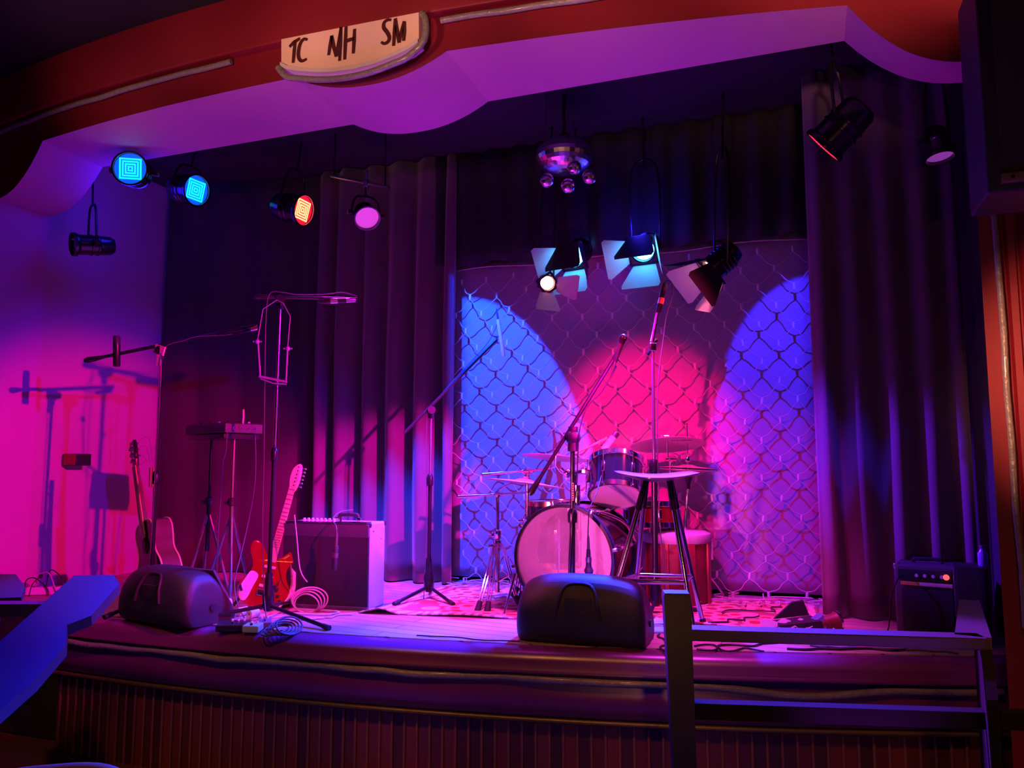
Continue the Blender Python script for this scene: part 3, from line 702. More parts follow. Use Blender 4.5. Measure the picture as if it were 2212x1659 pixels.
microphone('black vocal microphone on the boom of the centre stand', PD(1329, 782, dD + .08), PD(1349, 722, dD + .06), ball=True, r=.0155, m=black_plastic, gm=black_metal, ring=None)
cable([PD(1331, 790, dD + .09), PD(1326, 802, dD + .09), PD(1300, 845, dD + .06), PD(1268, 880, dD + .03), PD(1252, 930, dD - .03), PD(1248, 990, dD - .035), PD(1245, 1060, dD - .03), PD(1232, 1150, dD - .03), PD(1228, 1250, dD - .02), G(1230, 1345)], 'black cable down the centre microphone stand', cable_b, .0032)
dM = 4.28
microphone('black vocal microphone hanging head down before the bass drum', PD(1271, 1186, dM), PD(1272, 1243, dM), ball=True, r=.0165, m=black_plastic, gm=black_plastic, ring=steel)
cable([PD(1306, 1000, 4.62), PD(1290, 1060, 4.4), PD(1274, 1098, dM + .03), PD(1271, 1130, dM), PD(1270, 1170, dM), PD(1271, 1184, dM)], 'thin cable that the hanging microphone dangles from', cable_b, .003)
# -- 5: straight stand right of centre
dE = 4.52; bE = PD(1417, 1325, dE); bE.z = SZ
tE = mic_stand('tall straight microphone stand behind the bar stool', bE, PD(1410, 745, dE), m=black_metal, tm=steel, r=.24, ang=.5, clutch=PD(1413, 1010, dE).z, r0=.0175, r1=.0095)
b = B(); b.box(PD(1410, 750, dE), (.04, .04, .05), rz(.3).to_3x3(), bevel=.008); b.tube([PD(1399, 768, dE), PD(1410, 752, dE)], .011); b.tube([PD(1409, 738, dE), PD(1420, 676, dE)], [.014, .011], 10); b.cone(PD(1405, 745, dE), PD(1420, 735, dE), .012, .012); b.build('swivel_clip', chrome, tE)
microphone('microphone with an orange band held high on the straight stand', PD(1422, 676, dE), PD(1437, 612, dE), r=.0165, m=black_metal, gm=black_plastic, ring=mat('orange_band', (.7, .2, .1), .4), plug=False)
cable([PD(1432, 614, dE), PD(1440, 606, dE), PD(1452, 612, dE), PD(1452, 640, dE), PD(1440, 680, dE), PD(1432, 740, dE), PD(1424, 800, dE - .02), PD(1420, 900, dE - .02), PD(1424, 1100, dE - .03), PD(1434, 1230, dE), G(1440, 1325)], 'cable looping over the high microphone and down the straight stand', cable_g, .0028)
# ------------------------------------------------------------------ guitars
def outline(pts, n=64):
    P = [V((x, y, 0)) for x, y in pts]; N = len(P); out = []
    for i in range(N):
        p0, p1, p2, p3 = P[i - 1], P[i], P[(i + 1) % N], P[(i + 2) % N]
        for j in range(5):
            t = j / 5
            q = .5 * ((2 * p1) + (p2 - p0) * t + (2 * p0 - 5 * p1 + 4 * p2 - p3) * t * t + (3 * p1 - p0 - 3 * p2 + p3) * t ** 3)
            out.append((q.x, q.y))
    return out
def guitar_stand(label, base, rot, h=.42):
    t = thing('guitar_stand', label, 'guitar stand', base); F = rz(rot, base)
    for sx in (-1, 1):
        b = B(F); b.tube([(0, .02, .30), (sx * .10, .0, .12), (sx * .17, -.04, .012)], .009, 10, 4); b.build('leg', black_metal, t)
        b = B(F); b.tube([(sx * .10, .0, .13), (sx * .10, -.10, .115), (sx * .10, -.135, .15)], .008, 10, 4); b.build('cradle_arm', rubber, t)
    b = B(F); b.tube([(0, .02, .30), (0, .12, .14), (0, .2, .012)], .009, 10, 4); b.build('rear_leg', black_metal, t)
    b = B(F); b.tube([(0, .02, .26), (0, .03, h)], .010, 10); b.build('upright', black_metal, t)
    return t
# electric
gE = G(556, 1316)
dG = dep(gE)
b0 = PD(560, 1312, dG); topE = PD(646, 1004, dG + .16)
yE = (topE - b0).normalized()
zE = (-FH * .97 + RT * .16); zE = (zE - yE * zE.dot(yE)).normalized(); xE = yE.cross(zE)
ME = Matrix((xE, yE, zE)).transposed().to_4x4(); ME.translation = b0
LE = (topE - b0).length
eg = thing('electric_guitar', 'glossy red electric guitar with a pearly guard and maple neck, leaning beside the large amplifier', 'guitar', b0)
S = LE / .98
half = [(0, .005), (.07, .0), (.135, .03), (.168, .09), (.160, .15), (.128, .20), (.112, .25), (.122, .30), (.150, .345), (.148, .385), (.115, .395), (.080, .365), (.052, .335), (.03, .33),
        (-.03, .33), (-.048, .35), (-.085, .395), (-.125, .42), (-.158, .405), (-.155, .35), (-.122, .29), (-.112, .24), (-.132, .19), (-.162, .14), (-.168, .085), (-.135, .028), (-.07, .0)]
ol = [(x * S, y * S) for x, y in outline(half)]
b = B(ME); b.prism(ol, .046 * S, None, -.023 * S, bevel=.013 * S); b.build('body', guitar_red, eg, angle=60)
guard = [(-.14, .04), (-.155, .10), (-.135, .17), (-.11, .22), (-.06, .20), (-.075, .12), (-.09, .05), (-.11, .025)]
b = B(ME); b.prism([(x * S, y * S) for x, y in outline(guard)], .003 * S, None, .0235 * S); b.build('pickguard', pearl, eg, smooth=False)
b = B(ME); 
for yy in (.14, .20, .265): b.box((0, yy * S, .027 * S), (.075 * S, .018 * S, .012 * S), bevel=.003)
b.build('pickup', cream, eg)
b = B(ME); b.box((0, .095 * S, .03 * S), (.075 * S, .04 * S, .012 * S), bevel=.003); b.tube([(.02 * S, .1 * S, .035 * S), (.07 * S, .13 * S, .05 * S), (.09 * S, .2 * S, .05 * S)], .003, 8, 3); b.build('bridge', chrome, eg)
for k in range(3):
    b = B(ME); b.lathe([(.012 * S, 0), (.010 * S, .014 * S), (.001, .014 * S)], Matrix.Translation((.085 * S + k * .018 * S, (.13 - k * .035) * S, .024 * S)), 14); b.build('control_knob', chrome, eg)
b = B(ME); b.loft([[(-.027 * S, .30 * S, .024 * S), (.027 * S, .30 * S, .024 * S), (.024 * S, .30 * S, .002 * S), (-.024 * S, .30 * S, .002 * S)], [(-.021 * S, .80 * S, .024 * S), (.021 * S, .80 * S, .024 * S), (.018 * S, .80 * S, .006 * S), (-.018 * S, .80 * S, .006 * S)]]); nk = b.build('neck', maple, eg, angle=30)
b = B(ME)
for k in range(18):
    yy = .80 - .47 * (1 - 2 ** (-k / 12)) * 1.35
    b.box((0, yy * S, .0245 * S), (.044 * S, .003 * S, .002 * S))
b.build('fret', steel, nk, smooth=False)
b = B(ME); b.prism([(x * S, y * S) for x, y in outline([(-.021, .79), (.021, .79), (.036, .84), (.038, .90), (.030, .965), (.012, .985), (-.012, .97), (-.030, .935), (-.032, .87), (-.022, .82)])], .014 * S, None, .004 * S, bevel=.002); b.build('headstock', maple, eg, angle=60)
for k in range(6):
    b = B(ME); c = V(((.036) * S, (.83 + .026 * k) * S, .012 * S)); b.cone(c - V((.03 * S, 0, -.01)), c - V((.03 * S, 0, -.022)), .005, .004, 10); b.ball(c + V((.016 * S, 0, 0)), .009 * S, 10, 8, sc=(1.2, .8, .8)); b.tube([c - V((.005, 0, 0)), c + V((.016 * S, 0, 0))], .0025, 6); b.build('tuning_peg', chrome, eg)
b = B(ME)
for k in range(6): b.tube([((-.024 + .0096 * k) * S, .095 * S, .039 * S), ((-.016 + .0064 * k) * S, .80 * S, .029 * S)], .0006, 4)
b.build('strings', steel, eg)
strap = smooth_path([ME @ V((.15 * S, .38 * S, -.02 * S)), PD(634, 1200, dG + .07), PD(633, 1245, dG + .05), PD(632, 1270, dG + .04), PD(626, 1290, dG + .02), PD(612, 1303, dG), G(600, 1318) + V((0, 0, .01))], 5)
b = B(); rows = []
for i, p in enumerate(strap):
    w = .018 * (.5 + .5 * math.sin(PI * min(1, (i + 3) / len(strap) * 1.1))); sd = (RT * .8 + FH * .4 * math.sin(i * .4)).normalized() * w
    rows.append([p - sd, p + sd])
b.grid(rows)
m, nt, ns, bs = node_mat('strap_print')
tc = ns.new('ShaderNodeTexCoord'); ck = ns.new('ShaderNodeTexVoronoi'); ck.inputs['Scale'].default_value = 45; nt.links.new(tc.outputs['Object'], ck.inputs['Vector'])
rp = ns.new('ShaderNodeValToRGB'); rp.color_ramp.elements[0].color = (.35, .22, .20, 1); rp.color_ramp.elements[1].color = (.78, .58, .42, 1); rp.color_ramp.elements[1].position = .45
nt.links.new(ck.outputs['Distance'], rp.inputs[0]); nt.links.new(rp.outputs[0], bs.inputs['Base Color']); bs.inputs['Roughness'].default_value = .7
st = b.build('strap', m, eg, angle=180); st.modifiers.new('t', 'SOLIDIFY').thickness = .003
guitar_stand('low black folding stand under the red electric guitar', V((b0.x, b0.y, SZ)) + FH * .08, math.radians(20), .3)
# acoustic
dK = 4.68
b0 = PD(330, 1325, dK); b0.z = SZ + .06; topA = PD(287, 953, dK + .17)
yA = (topA - b0).normalized(); zA = (-RT * .70 - FH * .71); zA = (zA - yA * zA.dot(yA)).normalized(); xA = yA.cross(zA)
MA = Matrix((xA, yA, zA)).transposed().to_4x4(); MA.translation = b0
LA = (topA - b0).length; S = LA / 1.03
ag = thing('acoustic_guitar', 'black acoustic guitar with cream edge binding standing by the left wall', 'guitar', b0)
half = [(0, 0), (.09, .006), (.165, .05), (.197, .12), (.185, .20), (.140, .265), (.128, .31), (.140, .37), (.142, .42), (.118, .465), (.06, .487), (0, .49)]
full = half + [(-x, y) for x, y in half[-2:0:-1]]
ol = [(x * S, y * S) for x, y in outline(full)]
D = .115 * S
b = B(MA); b.prism(ol, D, None, -D); bo = b.build('body', guitar_side, ag, angle=50)
b = B(MA); b.prism([(x * .992, y * .992 + .002) for x, y in ol], .003, None, .0); b.build('soundboard', guitar_black, bo, smooth=False)
b = B(MA); b.tube([(x, y, .001) for x, y in ol], .0058, 6, close=True); b.tube([(x, y, -D) for x, y in ol], .0052, 6, close=True); b.build('binding', cream, bo, angle=180)
b = B(MA); b.lathe([(.05 * S, .0035), (.0, .0037)], Matrix.Translation((0, .335 * S, 0)), 32); b.torus(Matrix.Translation((0, .335 * S, .003)), .054 * S, .002, 36, 5); b.build('sound_hole', mat('hole_black', (.004, .004, .004), .9), bo)
b = B(MA); b.prism(outline([(-.085 * S, .15 * S), (-.06 * S, .165 * S), (.06 * S, .165 * S), (.085 * S, .15 * S), (.06 * S, .13 * S), (-.06 * S, .13 * S)]), .01, None, .003); b.build('bridge', wood_red, ag)
b = B(MA); b.loft([[(-.028 * S, .38 * S, .012), (.028 * S, .38 * S, .012), (.026 * S, .38 * S, .004), (-.026 * S, .38 * S, .004)], [(-.028 * S, .49 * S, .012), (.028 * S, .49 * S, .012), (.02 * S, .49 * S, -.02), (-.02 * S, .49 * S, -.02)], [(-.022 * S, .86 * S, .012), (.022 * S, .86 * S, .012), (.014 * S, .86 * S, -.012), (-.014 * S, .86 * S, -.012)]]); nk = b.build('neck', guitar_side, ag, angle=30)
b = B(MA); b.tube([(-.028 * S, .40 * S, .012), (-.022 * S, .86 * S, .012)], .0048, 6); b.tube([(.028 * S, .40 * S, .012), (.022 * S, .86 * S, .012)], .0035, 6); b.build('binding', cream, nk)
b = B(MA); b.prism([(x * S, y * S) for x, y in [(-.024, .855), (.024, .855), (.037, .90), (.040, 1.0), (.028, 1.03), (.01, 1.02), (-.01, 1.02), (-.028, 1.03), (-.040, 1.0), (-.037, .90)]], .02, None, -.01, bevel=.002); b.build('headstock', guitar_black, ag, angle=60)
for sx in (-1, 1):
    for k in range(3):
        b = B(MA); c = V((sx * .042 * S, (.905 + k * .042) * S, 0)); b.tube([c - V((sx * .012, 0, 0)), c + V((sx * .012, 0, 0))], .003, 6); b.ball(c + V((sx * .022, 0, 0)), .011, 10, 8, sc=(.9, .7, .9)); b.cone(c + V((-sx * .016, 0, .005)), c + V((-sx * .016, 0, .02)), .006, .0045, 10); b.build('tuning_peg', chrome, ag)
b = B(MA)
for k in range(6): b.tube([((-.024 + .0096 * k) * S, .148 * S, .018), ((-.016 + .0064 * k) * S, .86 * S, .016)], .0007, 4)
for k in range(4): b.tube([MA.inverted() @ (MA @ V((.03 * S, (.90 + .03 * k) * S, .01))), MA.inverted() @ (MA @ V((.03 * S, (.90 + .03 * k) * S, .01)) + RT * (.03 + .02 * k) + V((0, 0, .03 * (k - 1.2)))), MA.inverted() @ (MA @ V((.03 * S, (.90 + .03 * k) * S, .01)) + RT * (.06 + .02 * k) + V((0, 0, -.02 - .03 * k)))], .0008, 4, 3)
b.build('strings', steel, ag)
guitar_stand('low black folding stand under the black acoustic guitar', V((b0.x, b0.y, SZ)) + FH * .1, math.radians(50), .36)
# ================================================================== CONSOLE, AMPS, MONITORS
def knob(b, c, F, r=.008, h=.012): b.lathe([(r, 0), (r * .9, h), (.001, h)], F @ Matrix.Translation(V(c)), 12)
dS = 4.62
cn = PD(487, 928, dS); al = math.radians(41)
u1 = (RT * math.sin(al) + FH * math.cos(al)); u2 = (-RT * math.cos(al) + FH * math.sin(al))
zt = PD(487, 914, dS).z; zb = PD(487, 934, dS).z; W1, W2, H = .25, .50, zt - zb
cc = PD(487, 914, dS) + u1 * W1 / 2 + u2 * W2 / 2; cc.z = zb
F = Matrix((u2, -u1, V((0, 0, 1)))).transposed().to_4x4(); F.translation = cc          # x along the long side, -y the connector side
con = thing('mixing_console', 'dark mixing console on a two-column stand between the two guitars', 'mixer', cc)
b = B(F); b.box((0, 0, H / 2), (W2, W1, H), bevel=.006); b.build('case', tolex, con)
b = B(F); b.box((0, 0, H + .003), (W2 * .94, W1 * .9, .006)); b.build('control_panel', black_paint, con)
for i in range(4):
    for j in range(3):
        b = B(F); knob(b, (-.18 + i * .11, -.07 + j * .07, H + .006), Matrix()); b.build('control_knob', white_plastic if (i + j) % 3 == 0 else black_plastic, con)
b = B(F); b.tube([(-.23, .0, H), (-.235, .0, H + .05), (-.24, .005, H + .09)], .006, 8); b.build('switch_lever', cream, con)
Fr = frame(-u2, loc=cc - u2 * W2 / 2)
for i in range(4):
    b = B(Fr); b.lathe([(.011, 0), (.011, .008), (.006, .008), (.006, .002), (.001, .002)], Matrix.Translation((-.07 + i * .045, H / 2, 0)), 14); b.build('socket', chrome, con)
cs = thing('console_stand', 'two-column black stand with a dark top plate under the mixing console', 'stand', V((cc.x, cc.y, SZ)))
b = B(F); b.box((0, 0, -.02), (W2 * .9, W1 * .95, .03), bevel=.005); b.build('top_plate', black_paint, cs)
for px, off in ((457, 0), (506, 1)):
    top = PD(px, 946, dS + (.22 if off == 0 else .12)); top.z = zb - .035; bs_ = V((top.x, top.y, SZ + .32))
    b = B(); b.tube([top, V((top.x, top.y, SZ + .62))], .010, 10); b.tube([V((top.x, top.y, SZ + .62)), bs_], .014, 10); b.build('column', steel if off else black_metal, cs)
    b = B(); b.lathe([(.014, -.02), (.024, -.015), (.024, .025), (.014, .03)], Matrix.Translation((top.x, top.y, SZ + .62)), 14); b.cone((top.x, top.y, SZ + .62), V((top.x, top.y, SZ + .62)) - RT * .045, .006, .011, 10); b.build('collar', black_plastic, cs)
    for k in range(3):
        a = .3 + off + 2 * PI * k / 3; e = V((top.x + math.cos(a) * .17, top.y + math.sin(a) * .17, SZ + .012))
        b = B(); b.tube([V((top.x, top.y, SZ + .56)), e], .009, 8); b.build('leg', steel, cs)
cable([PD(549, 926, dS + .2), PD(552, 960, dS + .14), PD(551, 1040, dS + .1), PD(538, 1120, dS + .1), PD(520, 1200, dS + .02), PD(507, 1255, dS - .06), PD(512, 1300, dS - .1), G(530, 1340)], 'pale cable falling from the mixing console to the deck', cable_g, .0035)
cable([PD(491, 934, dS - .01), PD(488, 975, dS), PD(481, 1000, dS), PD(478, 1060, dS), PD(470, 1180, dS), G(468, 1310)], 'short pale lead hanging at the near corner of the mixing console', cable_g, .0032)
# large combo amplifier
A0 = G(607, 1311); A1 = G(794, 1321)
ux = (A1 - A0); WA = ux.length; ux.normalize(); uy = V((-ux.y, ux.x, 0)); HA = .505; DA = .215
F = Matrix((ux, uy, V((0, 0, 1)))).transposed().to_4x4(); F.translation = A0 + ux * WA / 2
am = thing('guitar_amplifier', 'large black combo amplifier whose right side glows pink, between the red guitar and the drums', 'amplifier', F.translation)
b = B(F); b.box((0, DA / 2 + .012, HA / 2), (WA, DA, HA), bevel=.012); b.build('cabinet', amp_hide, am)
b = B(F); b.box((0, .008, HA / 2 - .025), (WA - .006, .018, HA - .09), bevel=.003); b.build('speaker_cloth', grille, am)
b = B(F); b.box((0, .006, HA - .045), (WA - .006, .02, .075), bevel=.004); b.build('front_trim', tolex, am)  # dark cover over the pale hide, so only the side looks lit
b = B(F); b.box((0, .006, .012), (WA - .006, .02, .022), bevel=.003); b.build('front_trim', tolex, am)
b = B(F); b.box((0, .03, HA + .002), (WA - .03, .07, .008), bevel=.002); b.build('control_panel', chrome, am)
for k in range(8):
    b = B(F); b.lathe([(.011, 0), (.008, .02), (.001, .021)], Matrix.Translation((-WA / 2 + .13 + k * .028, .02, HA + .005)), 12); b.build('control_knob', white_plastic, am)
b = B(F); b.tube([(.03, .12, HA), (.03, .12, HA + .035), (.05, .12, HA + .042), (.13, .12, HA + .042), (.15, .12, HA + .035), (.15, .12, HA)], .012, 10, 3); b.build('handle', rubber, am)
for sx in (.02, .16):
    b = B(F); b.box((sx, .12, HA + .012), (.03, .03, .026), bevel=.005); b.build('handle_bracket', chrome, am)
for sx in (-1, 1):
    for sy in (0, 1):
        b = B(F); b.box((sx * (WA / 2 - .012), .02 + sy * (DA - .01), HA - .012), (.03, .03, .03), bevel=.01); b.build('corner_guard', rubber, am)
for k in range(2):
    b = B(F); b.cone((WA / 2 - .001, .06 + .11 * k, HA - .05 - .05 * k), (WA / 2 + .003, .06 + .11 * k, HA - .05 - .05 * k), .006, .004, 10); b.build('screw', chrome, am)
fa = A0.copy()
dN = dep(A1) - .09
mp_ = lambda px, py: PD(px, py, dN)
microphone('microphone with a violet-lit band hanging down the front of the large amplifier', mp_(726, 1178), mp_(722, 1232), r=.0165, m=black_plastic, gm=black_plastic, ring=steel)
cable([F @ V((.11, .13, HA + .07)), F @ V((.06, .06, HA + .06)), F @ V((.05, -.01, HA + .02)), mp_(727, 1140), mp_(726, 1174)], 'thin cable over the amplifier top that holds the hanging microphone', cable_g, .0034)
# small practice amplifier on the right
dQ = 3.92
q0 = PD(1937, 1372, 4.0); q1 = PD(2074, 1372, 3.84); q0.z = q1.z = SZ
ux = q1 - q0; ux.z = 0; WQ = ux.length; ux.normalize(); uy = V((-ux.y, ux.x, 0)); HQ = PD(2000, 1222, dQ).z - SZ
F = Matrix((ux, uy, V((0, 0, 1)))).transposed().to_4x4(); F.translation = (q0 + q1) / 2
sa = thing('practice_amplifier', 'small black amplifier with a glowing red pilot light beside the right pillar', 'amplifier', F.translation)
b = B(F); b.box((0, .12, HQ / 2), (WQ, .22, HQ), bevel=.012); b.build('cabinet', tolex, sa)
b = B(F); b.box((.0, .006, HQ - .05), (WQ - .04, .012, .052), bevel=.002); b.build('control_panel', black_paint, sa)
for k in range(4):
    b = B(F); b.lathe([(.009, 0), (.0075, .014), (.001, .014)], F.inverted() @ frame(-uy, loc=F @ V((-.035 + k * .037, .0, HQ - .05))), 12); b.build('control_knob', white_plastic, sa)
b = B(F); b.lathe([(.014, 0), (.012, .01), (.001, .014)], F.inverted() @ frame(-uy, loc=F @ V((WQ / 2 - .045, .0, HQ - .05))), 16); b.build('pilot_light', mat('pilot_red', (.6, .02, .02), .3, emit=(1., .05, .06), es=3.), sa)
m, nt, ns, bs = node_mat('gold_strip')
tc = ns.new('ShaderNodeTexCoord'); sx_ = ns.new('ShaderNodeSeparateXYZ'); nt.links.new(tc.outputs['Generated'], sx_.inputs[0]); rp = ns.new('ShaderNodeValToRGB'); nt.links.new(sx_.outputs['X'], rp.inputs[0])
rp.color_ramp.interpolation = 'CONSTANT'; e = rp.color_ramp.elements; e[0].color = (.75, .45, .10, 1); e[1].position = .36; e[1].color = (.80, .68, .58, 1)
nt.links.new(rp.outputs[0], bs.inputs['Base Color']); bs.inputs['Roughness'].default_value = .4
b = B(F); b.box((.006, .004, HQ - .092), (WQ - .05, .01, .018), bevel=.002); b.build('name_strip', m, sa)
b = B(F); b.box((.006, .005, (HQ - .1) / 2), (WQ - .05, .012, HQ - .13), bevel=.004); b.build('speaker_cloth', grille, sa)
for sx in (-1, 1):
    b = B(F); b.box((sx * (WQ / 2 - .012), .025, HQ - .012), (.03, .03, .03), bevel=.01); b.build('corner_guard', steel if sx < 0 else black_plastic, sa)
b = B(F); b.tube([(-.06, .12, HQ), (-.06, .12, HQ + .02), (.06, .12, HQ + .02), (.06, .12, HQ)], .009, 8, 2); b.build('handle', rubber, sa)
cable([F @ V((-WQ / 2 + .05, -.012, HQ - .05)), F @ V((-WQ / 2 + .02, -.05, HQ - .08)), F @ V((-WQ / 2 - .01, -.06, HQ - .18)), F @ V((-WQ / 2 - .02, -.05, .08)), F @ V((-WQ / 2 - .05, -.07, .005)), F @ V((-WQ / 2 - .2, -.1, .005))], 'black lead plugged into the small amplifier with the red light', cable_b, .0035)
# dark cabinet beside the pillar
b0_ = PD(2105, 1370, 3.74); b0_.z = SZ
bk = thing('speaker_cabinet', 'plain black cabinet squeezed between the small amplifier and the right pillar', 'speaker', b0_)
F = rz(YAW - .48, b0_); hk = PD(2105, 1226, 3.74).z - SZ
b = B(F); b.box((0, .12, hk / 2), (.145, .2, hk), bevel=.008); b.build('cabinet', black_plastic, bk)
b = B(F); b.box((0, .016, hk / 2), (.12, .01, hk - .03), bevel=.003); b.build('grille', grille, bk)
bt = PD(2124, 1226, 3.8); bt.z = b0_.z + hk
t = thing('water_bottle', 'small bottle standing on the black cabinet by the right pillar', 'bottle', bt)
b = B(); b.lathe([(.02, 0), (.022, .01), (.022, .06), (.012, .075), (.011, .085)], Matrix.Translation(bt), 16); b.build('bottle_body', mat('bottle_plastic', (.25, .28, .5), .15, spec=.6), t)
b = B(); b.lathe([(.013, .084), (.013, .098), (.001, .099)], Matrix.Translation(bt), 14); b.build('cap', cable_g, t)
# wedge monitors
def wedge(label, c, rot, W, H, D):
    F = rz(rot, c); t = thing('wedge_monitor', label, 'speaker', c)
    sec = [(-.42, .02), (-.50, .12), (-.50, .40), (-.46, .68), (-.36, .92), (-.22, 1.0), (-.02, .98), (.08, .93), (.34, .45), (.5, .14), (.48, .02), (.42, .0), (-.38, .0)]
    b = B(F); rings = []
    for u, k, kz in ((-1, .70, .80), (-.985, .80, .86), (-.94, .90, .93), (-.84, .96, .97), (-.6, 1, 1), (-.2, 1, 1), (.2, 1, 1), (.6, 1, 1), (.84, .96, .97), (.94, .90, .93), (.985, .80, .86), (1, .70, .80)):
        rings.append([(u * W / 2 * (1 - .075 * z ** 3 - .03 * (1 - z) ** 4), y * D * k, .0 + z * H * (kz - .10 * abs(u) ** 3 * (z > .5))) for y, z in sec])
    b.loft(rings); o = b.build('enclosure', black_plastic, t, angle=35)
    md = o.modifiers.new('sub', 'SUBSURF'); md.levels = 1; md.render_levels = 2
    # grille on the slanted performer side
    n = V((0, .48, .26)).normalized(); b = B(F)
    b.hexa([(-W * .38, .10 * D + .004, .90 * H), (W * .38, .10 * D + .004, .90 * H), (W * .38, .46 * D + .004, .20 * H), (-W * .38, .46 * D + .004, .20 * H)],
           [(-W * .37, .13 * D + .01, .91 * H), (W * .37, .13 * D + .01, .91 * H), (W * .37, .49 * D + .01, .21 * H), (-W * .37, .49 * D + .01, .21 * H)]); b.build('grille', steel, t, smooth=False)
    # arched handle recess on the back
    b = B(F); yb = -.50 * D
    b.tube([(-W * .17, yb - .001, H * .40), (-W * .145, yb + .006, H * .62), (-W * .115, yb + .03, H * .80), (-W * .06, yb + .045, H * .87), (W * .06, yb + .045, H * .87), (W * .115, yb + .03, H * .80), (W * .145, yb + .006, H * .62), (W * .17, yb - .001, H * .40)], .008, 8, 4); b.build('handle_rim', black_plastic, t)
    b = B(F); b.box((0, yb + .012, H * .56), (W * .2, .012, H * .26), Matrix.Rotation(-.1, 3, 'X'), bevel=.004); b.build('connector_plate', black_plastic, t)
    for sx in (-1, 1):
        b = B(F); b.box((sx * W * .36, 0, .004), (.05, D * .7, .01), bevel=.003); b.build('rubber_foot', rubber, t)
    b = B(F); b.cone((W * .497, 0.0, H * .3), (W * .475, 0, H * .3), .02, .02, 16); b.build('pole_socket', black_paint, t)
    return t
cM = G(1272, 1392); cM = cM + FH * .12
wedge('black wedge monitor at the centre edge of the stage, its arched back to the room', V((cM.x, cM.y, SZ)), YAW - .33 , .645, .325, .37)
cL = G(352, 1352); cL = cL + FH * .17
wedge('black wedge monitor on the left apron before the acoustic guitar', V((cL.x, cL.y, SZ)), YAW - .52, .60, .305, .38)
# ================================================================== DRUM KIT
def drum(t, c, ax, r, h, shell, top=head_m, bot=head_m, lugs=6, inner=False, hoop=chrome, upv=V((0, 0, 1)), a0=.3, rodr=.0035):
    F = frame(ax, upv, c)
    b = B(F)
    if inner: b.lathe([(r, -h / 2), (r, h / 2), (r - .008, h / 2), (r - .008, -h / 2), (r, -h / 2)], n=56, cap=False)
    else: b.lathe([(r, -h / 2), (r, h / 2)], n=48, cap=False)
    b.build('shell', shell, t)
    for s, nm, mm in ((1, 'batter_head', top), (-1, 'resonant_head', bot)):
        b = B(F); b.lathe([(r * 1.0, s * (h / 2 - .002)), (r * .985, s * (h / 2 + .006)), (.001, s * (h / 2 + .007))], n=48, cap=False); b.build(nm, mm, t)
        b = B(F); z = s * h / 2; b.lathe([(r * 1.01, z - s * .022), (r * 1.045, z - s * .018), (r * 1.045, z + s * .012), (r * .99, z + s * .014), (r * .985, z + s * .004), (r * 1.01, z - s * .022)], n=48, cap=False); b.build('hoop', hoop, t)
    for k in range(lugs):
        a = a0 + 2 * PI * k / lugs; R = Matrix.Rotation(a, 4, 'Z')
        b = B(F @ R); b.box((r + .011, 0, 0), (.022, .024, min(.07, h * .45)), bevel=.005); lg = b.build('lug', chrome, t)
        b = B(F @ R); b.tube([(r + .016, 0, -h / 2), (r + .016, 0, h / 2)], rodr, 6); b.ball((r + .016, 0, h / 2 + .004), .006, 8, 6); b.ball((r + .016, 0, -h / 2 - .004), .006, 8, 6); b.build('tension_rod', chrome, lg)
    return F
m, nt, ns, bs = node_mat('clear_head')
bs.inputs['Base Color'].default_value = (.85, .78, .82, 1); bs.inputs['Roughness'].default_value = .18
nz = ns.new('ShaderNodeTexNoise'); nz.inputs['Scale'].default_value = 5; tr = ns.new('ShaderNodeBsdfTransparent'); ms = ns.new('ShaderNodeMixShader'); mr = ns.new('ShaderNodeMapRange')
mr.inputs['To Min'].default_value = .22; mr.inputs['To Max'].default_value = .36; nt.links.new(nz.outputs['Fac'], mr.inputs['Value'])
out = [n for n in ns if n.type == 'OUTPUT_MATERIAL'][0]
nt.links.new(mr.outputs[0], ms.inputs[0]); nt.links.new(tr.outputs[0], ms.inputs[1]); nt.links.new(bs.outputs[0], ms.inputs[2]); nt.links.new(ms.outputs[0], out.inputs['Surface'])
clear_head = m
KR = .295; KD = .40; dKk = 4.47
kc = PD(1219, 1213, dKk); kax = V((-.10, -1, 0)).normalized()
kf = kc.copy(); kcc = kc - kax * KD / 2; kcc.z = SZ + KR + .025
kk = thing('bass_drum', 'large bass drum with a see-through front head at the centre of the kit', 'drum', V((kcc.x, kcc.y, SZ)))
inner_m = mat('shell_inside', (.62, .50, .50), .6, var=.1)
FK = frame(kax, V((0, 0, 1)), kcc)
b = B(FK); b.lathe([(KR, -KD / 2), (KR, KD / 2)], n=64, cap=False); b.build('shell', drum_black, kk)
b = B(FK); b.lathe([(KR - .008, -KD / 2), (KR - .008, KD / 2)], n=64, cap=False); b.build('shell_lining', inner_m, kk)
for s, mm, nm in ((1, clear_head, 'resonant_head'), (-1, head_m, 'batter_head')):
    b = B(FK); b.lathe([(KR * .985, s * (KD / 2 + .012)), (.001, s * (KD / 2 + .013))], n=64, cap=False); b.build(nm, mm, kk)
    z = s * KD / 2; b = B(FK); b.lathe([(KR * .97, z + s * .012), (KR * .975, z + s * .024), (KR * 1.035, z + s * .024), (KR * 1.045, z + s * .016), (KR * 1.045, z - s * .018), (KR * 1.0, z - s * .018), (KR * .97, z + s * .012)], n=64, cap=False); b.build('hoop', drum_black, kk)
